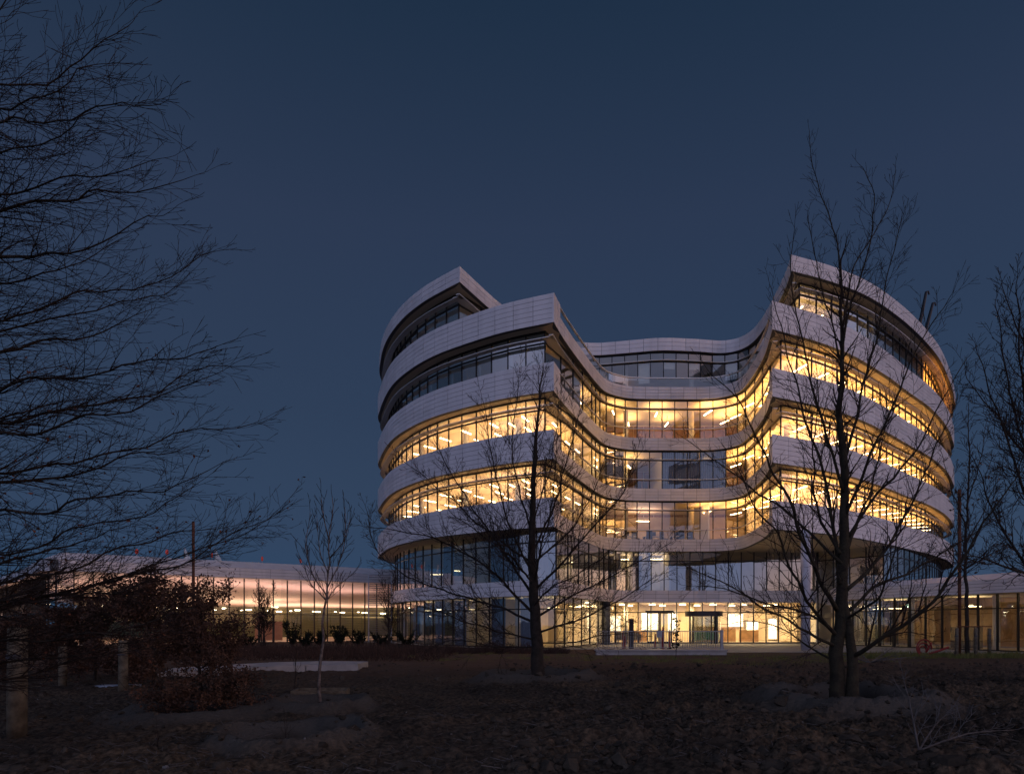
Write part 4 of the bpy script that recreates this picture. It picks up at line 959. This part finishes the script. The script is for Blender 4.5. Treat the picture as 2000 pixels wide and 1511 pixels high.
# central tree
LS[0] = .8; DENS = .34; D = 18.7; tr = Tree(.0044); org = at(1052, 1330, D); org.z = gz(org.x, D) - .05
C_ = thing('bare_tree', 'bare spreading single stemmed tree in front of the left tower', 'tree', org)
lb([(1053, 1338, 0), (1050, 1280, 0), (1046, 1200, 0), (1041, 1120, 0), (1039, 1040, .05), (1042, 950, .1), (1047, 860, .1), (1054, 780, .1), (1060, 715, .15)], .205, .014, name='trunk', t0=.5, clen=1.1)
for lst, r in (
    ([(1044, 1200, 0), (985, 1140, -.5), (920, 1085, -.9), (850, 1050, -1.2), (775, 1035, -1.4), (720, 1030, -1.5)], .06),
    ([(1042, 1165, 0), (990, 1085, .5), (935, 1010, .9), (885, 930, 1.1), (850, 860, 1.3)], .06),
    ([(1041, 1120, 0), (1000, 1040, -.4), (975, 950, -.7), (955, 860, -.9), (945, 790, -1)], .05),
    ([(1040, 1080, 0), (1075, 1000, .3), (1105, 910, .5), (1125, 830, .6), (1140, 770, .6)], .048),
    ([(1041, 1050, 0), (1015, 960, .5), (1000, 870, .7), (1008, 780, .8), (1015, 730, .8)], .042),
    ([(1047, 1150, 0), (1110, 1085, -.6), (1165, 1020, -1.1), (1215, 960, -1.3), (1240, 900, -1.4)], .055),
    ([(1048, 1205, 0), (1115, 1165, .7), (1190, 1125, 1.2), (1270, 1085, 1.5), (1310, 1060, 1.6)], .05),
    ([(1049, 1235, 0), (1125, 1210, -.7), (1210, 1170, -1.3), (1275, 1130, -1.6)], .045),
    ([(1044, 1215, 0), (960, 1180, .7), (870, 1155, 1.2), (790, 1120, 1.5), (740, 1080, 1.7), (715, 1000, 1.8)], .055),
    ([(1048, 1250, 0), (960, 1228, -.6), (880, 1200, -1.1), (810, 1180, -1.4)], .04),
    ([(1050, 1262, 0), (970, 1262, .4), (900, 1250, .8), (850, 1258, 1.0)], .03),
    ([(1050, 1255, 0), (1120, 1252, .4), (1190, 1240, .7), (1240, 1235, .9)], .03),
    ([(1041, 1100, 0), (970, 1050, 1.0), (900, 990, 1.6), (840, 940, 1.9), (790, 900, 2.1)], .05),
    ([(1042, 1100, 0), (1100, 1050, 1.0), (1150, 980, 1.5), (1180, 900, 1.8)], .045),
    ([(1042, 1140, 0), (1060, 1060, -1.0), (1080, 970, -1.5), (1085, 880, -1.8)], .045),
    ([(1042, 1140, 0), (1000, 1090, -1.2), (940, 1040, -1.9), (880, 1000, -2.2)], .045),
    ([(1041, 1020, 0), (1070, 930, -.4), (1085, 850, -.6), (1095, 780, -.7)], .03),
    ([(1040, 1185, 0), (1075, 1150, -1.2), (1130, 1120, -1.8), (1190, 1080, -2.2)], .04)):
    lb(lst, r * .9, .011, clen=1.15, spacing=.30)
tr.build(C_, M['bark'], M['twig'], org)

DENS = .47
# big off-frame tree whose boughs reach in from the left
D = 7.4; tr = Tree(.0021); tx = (-190 - 1000) * D / F
org = Vector((tx, D, gz(tx, D) - .05))
T_ = thing('beech_tree', 'bare beech reaching in from the left edge with long sweeping boughs', 'tree', org)
tr.limb([org, (tx + .05, D, 2.5), (tx, D + .1, 5), (tx + .1, D, 8), (tx + .15, D, 10.5)], .22, .05, name='trunk', t0=.85, clen=.5, spacing=.4)
ends = [(95, -40, 120), (235, 115, 230), (335, 175, 250), (300, 40, 180), (375, 330, 420), (330, 300, 400), (365, 410, 500), (462, 490, 620), (410, 520, 640), (345, 600, 690), (450, 640, 760), (465, 700, 820), (440, 745, 860), (520, 815, 905), (400, 850, 940), (470, 900, 1010), (430, 960, 1070), (455, 1010, 1130), (560, 1030, 1180), (590, 1010, 1200), (470, 1085, 1190), (420, 1150, 1250), (380, 1230, 1290), (260, 480, 560), (240, 760, 820), (280, 1000, 1090), (220, 230, 320), (190, 1120, 1180), (330, 1260, 1330)]
for i, (ex_, ey, sy) in enumerate(ends):
    dz = random.uniform(-1.3, 1.6); sx = -190; ex_ -= random.uniform(0, 25); ey += random.uniform(-25, 25)
    my = (sy + ey) / 2 + random.uniform(10, 40); mx_ = (sx + ex_) / 2
    lst = [(sx, sy + 25, 0), (sx + (ex_ - sx) * .33, sy + (ey - sy) * .18 + random.uniform(5, 25), dz * .35), (sx + (ex_ - sx) * .66, sy + (ey - sy) * .48 + 10, dz * .75), (ex_ - 30, ey + 12, dz)]
    tr.limb(px3(lst, D), random.uniform(.017, .028), .004, clen=.95, spacing=.165, t0=.12, jit=.065, up=.012, ang=.58, flat=.62, wander=.13, maxl=3)
for i in range(8):
    a = random.uniform(2.2, 5.2); z = 2 + i * .9; q = Vector((tx, D, z)); e = q + Vector((math.cos(a) * 3 - .8, math.sin(a) * 2.4, .8)); e.y = max(e.y, 5.5)
    tr.limb([q, q.lerp(e, .5) + Vector((0, 0, .1)), e], .04, .008, clen=.6, maxl=2, spacing=.5, flat=.6)
lv = MB()
def add_leaf(mb, p, s, tilt=1.0):
    d = Vector((random.gauss(0, 1), random.gauss(0, 1), random.gauss(-.4, .6))).normalized(); u = d.orthogonal().normalized(); a = random.uniform(0, 6.28); u = (u * math.cos(a) + d.cross(u) * math.sin(a)); n_ = d.cross(u) * s * random.uniform(.05, .25)
    L_ = s; W = s * .33
    mb.add([p, p + d * L_ * .45 + u * W + n_, p + d * L_, p + d * L_ * .45 - u * W + n_], [(0, 1, 2), (0, 2, 3)])
lowt = [t for t in tr.tips if t.z < 4.2]
for t in random.sample(lowt, min(len(lowt), 260)): add_leaf(lv, t, random.uniform(.03, .055))
tr.build(T_, M['bark'], M['twig'], org)
lv.v = [(x - org[0], y - org[1], z - org[2]) for x, y, z in lv.v]; o = lv.build('withered_leaves', M['leaf2'], T_); o['kind'] = 'stuff'

# off-frame tree at the right edge
D = 17; tr = Tree(.0052); org = Vector(((2075 - 1000) * D / F, D, 0)); org.z = gz(org.x, D) - .05
E_ = thing('bare_tree', 'bare tree standing beyond the right edge, only its crown reaching in', 'tree', org)
tr.limb([org, at(2072, 1100, D), at(2066, 900, D), at(2055, 700, D), at(2040, 560, D)], .17, .02, name='trunk', t0=.4, clen=1.0)
for a, b, c, d_, e, f_ in ((1180, 1960, 1040, 1905, 900, .5), (1120, 1980, 900, 1915, 700, -.6), (1050, 1985, 820, 1945, 600, .8), (950, 2000, 760, 1985, 560, -.8), (1000, 1975, 850, 1890, 740, 1.2), (1150, 1950, 1100, 1880, 1080, -1.0), (900, 2010, 700, 1960, 570, 0)):
    tr.limb(px3([(2070, a, 0), (b, c, f_), (d_, e, f_ * 1.8)], D), .05, .010, clen=1.1, spacing=.3)
tr.build(E_, M['bark'], M['twig'], org)

# young staked tree at the right
LS[0] = 1; D = 33; tr = Tree(.0075); org = Vector((at(1889, 1, D).x, D, -.02))
S_ = thing('young_tree', 'staked young tree with a few withered leaves near the right wing', 'tree', org)
lb([(1889, 1282, 0), (1888, 1180, 0), (1886, 1080, 0), (1890, 980, 0), (1893, 880, 0), (1890, 800, 0)], .11, .015, name='trunk', t0=.35, clen=1.1, spacing=.5)
for lst in ([(1887, 1120, 0), (1850, 1070, .6), (1815, 1010, 1)], [(1887, 1110, 0), (1930, 1085, -.6), (1990, 1060, -1)], [(1888, 1060, 0), (1920, 1000, .5), (1950, 930, .8)], [(1888, 1030, 0), (1860, 960, -.7), (1840, 890, -1)], [(1890, 980, 0), (1915, 900, -.5), (1925, 830, -.6)], [(1887, 1090, 0), (1930, 1100, 1.), (1970, 1085, 1.6)]):
    lb(lst, .035, .010, clen=1.3, spacing=.8)
tips = list(tr.tips); tr.build(S_, M['bark'], M['twig'], org); lv = MB()
for t in random.sample([t for t in tips if 3.6 < t.z < 9.5], 230): add_leaf(lv, t - org, random.uniform(.10, .2))
o = lv.build('withered_leaves', M['leaf'], S_); o['kind'] = 'stuff'

# slim birch
D = 12.4; tr = Tree(.0042); org = at(628, 1388, D); org.z = gz(org.x, D) - .04
B_ = thing('birch_sapling', 'slender pale barked birch sapling rising in front of the left wing', 'tree', org)
lb([(626, 1392, 0), (624, 1330, 0), (630, 1250, 0), (634, 1180, 0), (643, 1110, 0), (645, 1040, 0), (648, 975, 0)], .038, .006, name='trunk', t0=.5, clen=.4, spacing=.2)
for lst in ([(637, 1160, 0), (610, 1120, -.2), (598, 1060, -.3), (602, 1000, -.3)], [(638, 1150, 0), (662, 1100, .2), (672, 1040, .3), (676, 990, .3)], [(641, 1120, 0), (622, 1070, .3), (618, 1010, .4)], [(643, 1090, 0), (668, 1060, -.3), (688, 1010, -.4)], [(634, 1180, 0), (655, 1150, .3), (690, 1120, .5)], [(635, 1170, 0), (600, 1130, .4), (582, 1080, .5)], [(644, 1060, 0), (632, 1010, -.2), (630, 970, -.3)]):
    lb(lst, .013, .004, clen=.5, spacing=.2, maxl=2, up=.12, ang=.45)
tr.build(B_, M['birch'], M['twig'], org)

# two small trees in front of the left wing
for px, D, topy, label, base in ((514, 46, 1118, 'small multi stemmed bare tree before the left wing glass', 1262), (762, 44, 1100, 'small bare tree in front of the slatted screen', 1265)):
    tr = Tree(.011); org = Vector((at(px, 1, D).x, D, -.03)); s_ = thing('small_tree', label, 'tree', org)
    for j in range(4 if px < 600 else 2):
        dx = random.uniform(-14, 14)
        lb([(px + j * 3 - 4, base, 0), (px + dx * .4, base - 50, 0), (px + dx, base - 90, .2 * j), (px + dx * 1.6, topy + 30 + j * 8, .3)], .055, .012, name='trunk', t0=.2, clen=1.2, spacing=.30, maxl=3)
    tr.build(s_, M['bark'], M['twig'], org)

# beech saplings that keep their brown leaves
def leafy(px, D, top, wid, n, label, seed):
    random.seed(seed); tr = Tree(.004); gx = at(px, 1, D).x; org = Vector((gx, D, gz(gx, D) - .03)); s_ = thing('beech_shrub', label, 'shrub', org)
    h = EYE - (top - HZ) * D / F - org.z
    tr.limb([org, org + Vector((.03, 0, h * .5)), org + Vector((0, .05, h * .95))], .045, .008, name='trunk', t0=.1, clen=.5, spacing=.3)
    for i in range(26):
        z = h * random.uniform(.08, .8); a = random.uniform(0, 6.28); R = wid * (1 - .62 * (z / h)) * random.uniform(.6, 1.05); q = org + Vector((0, 0, z))
        e = q + Vector((math.cos(a) * R, math.sin(a) * R * .8, random.uniform(.15, .55)))
        tr.limb([q, q.lerp(e, .5) + Vector((0, 0, -.03)), e], .014, .005, clen=.45, maxl=2, spacing=.16, flat=.3, t0=.2)
    lv = MB(); T = tr.tips
    for i in range(n): 
        t = random.choice(T); add_leaf(lv, t + Vector([random.gauss(0, .06) for _ in range(3)]) - org, random.uniform(.034, .060) * D / 11.6)
    tr.build(s_, M['bark'], M['twig'], org); o = lv.build('withered_leaves', M['leaf'], s_); o['kind'] = 'stuff'
leafy(390, 11.6, 1150, 1.05, 15000, 'rusty leaved beech shrub, the nearest one left of the birch', 3)
leafy(300, 17.2, 1120, 1.9, 19000, 'wide brown leaved beech shrub behind the nearest one', 4)
leafy(185, 18.5, 1160, 1.9, 13000, 'lower dark brown beech shrub toward the left edge', 5)
leafy(50, 19.5, 1205, 2.0, 8000, 'dark leafy shrub behind the thick stake at the left edge', 6)
random.seed(11)
tw_ = leafy
# evergreen shrubs along the left wing
names = ['rounded evergreen shrub before the double door of the left wing', 'tall pointed dark evergreen shrub left of the wing door', 'broad dark evergreen shrub under the wing door', 'upright dark evergreen shrub right of the wing door', 'low bushy evergreen shrub near the slatted screen', 'spiky evergreen shrub at the foot of the small tree', 'wide evergreen shrub by the left tower corner', 'leftmost low evergreen shrub before the wing']
for i, (px, hh, ww) in enumerate(((598, 1.0, .75), (572, 1.75, .7), (628, 1.25, 1.1), (662, 1.6, .8), (700, 1.15, 1.0), (746, 1.0, .9), (795, 1.15, 1.1), (486, .9, 1.0))):
    D = 45 + random.uniform(-1, 1.5); org = Vector((at(px, 1, D).x, D, -.02)); s_ = thing('evergreen_shrub', names[i], 'shrub', org); f_ = MB(); st = MB()
    for j in range(14):
        a = random.uniform(0, 6.28); e = Vector((math.cos(a) * ww * random.uniform(.1, .9), math.sin(a) * ww * .6, hh * random.uniform(.5, 1)))
        st.tube([Vector((0, 0, 0)), e * .5 + Vector((0, 0, .1)), e], [.03, .02, .01], 4)
        for q in range(42):
            t = random.uniform(.25, 1.05); p = e * t; d = Vector((random.gauss(0, 1), random.gauss(0, 1), random.gauss(.6, .7))).normalized(); u = d.orthogonal().normalized() * .035; L_ = random.uniform(.14, .34)
            f_.add([p - u, p + u, p + d * L_], [(0, 1, 2)])
    st.build('stems', M['bark'], s_); o = f_.build('foliage', M['evergreen'], s_); o['kind'] = 'stuff'

# ------------------------------------------------------------------ ground cover, clods, dead branches
def scatter(name, n, fn, m, label):
    b = MB()
    for i in range(n): fn(b)
    o = b.build(name, m); o['kind'] = 'stuff'; o['label'] = label; o['category'] = 'ground cover'
def grass_blade(b, x, y, h):
    z = gz(x, y) if y < 36 else -.02; d = Vector((random.gauss(0, .35), random.gauss(0, .35), 1)).normalized() * h; p = Vector((x, y, z)); u = Vector((random.uniform(-1, 1), random.uniform(-1, 1), 0)).normalized() * h * .045
    b.add([p - u, p + u, p + d * .6 + u * .7, p + d * .6 - u * .7, p + d + Vector((d.x, d.y, -.1 * h)) * .5], [(0, 1, 2, 3), (3, 2, 4)])
tufts = []
for i in range(520):
    r = random.random()
    if r < .45: x, y = random.uniform(15, 27), random.uniform(31, 34.5); h = random.uniform(.12, .28)
    elif r < .8: x, y = random.uniform(3, 16), random.uniform(26, 33.5); h = random.uniform(.08, .16)
    else: x, y = random.uniform(-5, 4), random.uniform(29, 36); h = random.uniform(.06, .13)
    tufts.append((x, y, h))
def fg(b):
    x, y, h = random.choice(tufts); grass_blade(b, x + random.gauss(0, .14), y + random.gauss(0, .14), h * random.uniform(.6, 1.3))
scatter('grass_tufts', 15000, fg, M['grass'], 'sparse yellow green grass tufts along the paving edge')
def fs(b):
    if random.random() < .7: x, y = random.uniform(-19, -3), random.uniform(29, 43.5)
    else: x, y = random.uniform(-6, 3), random.uniform(36, 39.5)
    z = gz(x, y) if y < 36 else -.02; h = random.uniform(.12, .55) * (.5 + abs(noise.noise(Vector((x * .4, y * .4, 0)))) * 1.6); p = Vector((x, y, z)); e = p + Vector((random.gauss(0, .18), random.gauss(0, .18), h)); b.tube([p, p.lerp(e, .5) + Vector((random.gauss(0, .03), 0, 0)), e], [.014, .010, .006], 3, cap=False)
scatter('brown_scrub', 9000, fs, M['scrub'], 'band of low leafless brown scrub in front of the left wing')
ico = []
t_ = (1 + 5 ** .5) / 2
IV = [Vector(v).normalized() for v in ((-1, t_, 0), (1, t_, 0), (-1, -t_, 0), (1, -t_, 0), (0, -1, t_), (0, 1, t_), (0, -1, -t_), (0, 1, -t_), (t_, 0, -1), (t_, 0, 1), (-t_, 0, -1), (-t_, 0, 1))]
IF = [(0, 11, 5), (0, 5, 1), (0, 1, 7), (0, 7, 10), (0, 10, 11), (1, 5, 9), (5, 11, 4), (11, 10, 2), (10, 7, 6), (7, 1, 8), (3, 9, 4), (3, 4, 2), (3, 2, 6), (3, 6, 8), (3, 8, 9), (4, 9, 5), (2, 4, 11), (6, 2, 10), (8, 6, 7), (9, 8, 1)]
def clod(b, smin, smax, bias=0):
    y = 6.6 + 21 * random.random() ** 1.7; x = random.uniform(-.82, .82) * y
    if bias and random.random() < .55: x = abs(x)
    s_ = smin + (smax - smin) * random.random() ** 3; z = gz(x, y); sc_ = (s_ * random.uniform(.7, 1.3), s_ * random.uniform(.7, 1.3), s_ * random.uniform(.5, .9)); c = math.cos(y * 40); si = math.sin(y * 40)
    vs = []
    for v in IV:
        q = v * random.uniform(.55, 1.35); vs.append((x + (q.x * c - q.y * si) * sc_[0], y + (q.x * si + q.y * c) * sc_[1], z + q.z * sc_[2] + s_ * .02))
    b.add(vs, IF)
scatter('soil_clods', 11000, lambda b: clod(b, .008, .065, 1), M['clod'], 'loose dark clods strewn over the freshly turned soil')
scatter('large_clods', 900, lambda b: clod(b, .04, .15, 2), M['clod'], 'larger lumps of turned earth, mostly at right')
scatter('pale_stones', 420, lambda b: clod(b, .008, .035), M['stone'], 'small pale stones scattered in the dark soil')
def litter(b):
    y = 6.8 + 20 * random.random() ** 1.6; x = random.uniform(-.82, .82) * y; z = gz(x, y) + .02; a = random.uniform(0, 3.14); l_ = random.uniform(.04, .22)
    b.tube([(x, y, z), (x + math.cos(a) * l_, y + math.sin(a) * l_, z + random.uniform(0, .04))], .0035, 3, cap=False)
scatter('twig_litter', 2600, litter, M['deadwood'], 'thin broken twigs littering the soil')
# fallen branch lower right
def fallen(name, label, start, dirs, L_, r, m, n=5, spacing=.2, maxl=3, up=0):
    tr = Tree(.004); org = Vector(start); org.z = gz(org.x, org.y) + .03; s_ = thing(name, label, 'branch', org)
    for d in dirs:
        e = org + Vector(d) * L_; mid = org.lerp(e, .5); mid.z += .06
        tr.limb([org, mid, e], r, .005, clen=.5, maxl=maxl, spacing=spacing, flat=.3, t0=.15, ang=.6, jit=.02, up=.02, name='bough')
    tr.build(s_, m, m, org)
fallen('fallen_branch', 'pale forked dead branch lying in the lower right corner', at(1795, 1480, 8.0), [(1, .35, .12), (.75, .8, .22), (.15, .5, .6)], 1.5, .014, M['deadwood'])
fallen('fallen_branch', 'tangled brush of grey dead branches right of the two stemmed tree', at(1700, 1300, 26), [(1, .1, .1), (-.7, .3, .2), (.8, .5, .3), (.4, -.3, .15), (-.3, .1, .25)], 2.2, .03, M['deadwood'], spacing=.22)
for i, (px, py, D, lab) in enumerate(((555, 1445, 9.2, 'dead stick sapling poking out of the soil ring at lower left'), (575, 1350, 14, 'thin leafless stick sapling left of the birch'), (1320, 1300, 32, 'tiny sapling with dark leaves standing before the revolving door'), (305, 1460, 8.6, 'short dry weed stalks in the soil near the bottom left'))):
    tr = Tree(.003 if i != 2 else .008); org = at(px, py, D); org.z = gz(org.x, D) - .02; s_ = thing('sapling', lab, 'plant', org); hh = (.45, 1.5, 1.9, .25)[i]
    tr.limb([org, org + Vector((.02, 0, hh * .5)), org + Vector((.0, .02, hh))], .010 if i != 2 else .018, .004, clen=.35, maxl=2, spacing=.13, t0=.2, name='stem')
    if i == 2:
        lv = MB()
        for t in tr.tips * 2: add_leaf(lv, t - org, .13)
        o = lv.build('leaves', M['evergreen'], s_); o['kind'] = 'stuff'
    tr.build(s_, M['twig'], M['twig'], org)
print('objects', len(sc.objects))
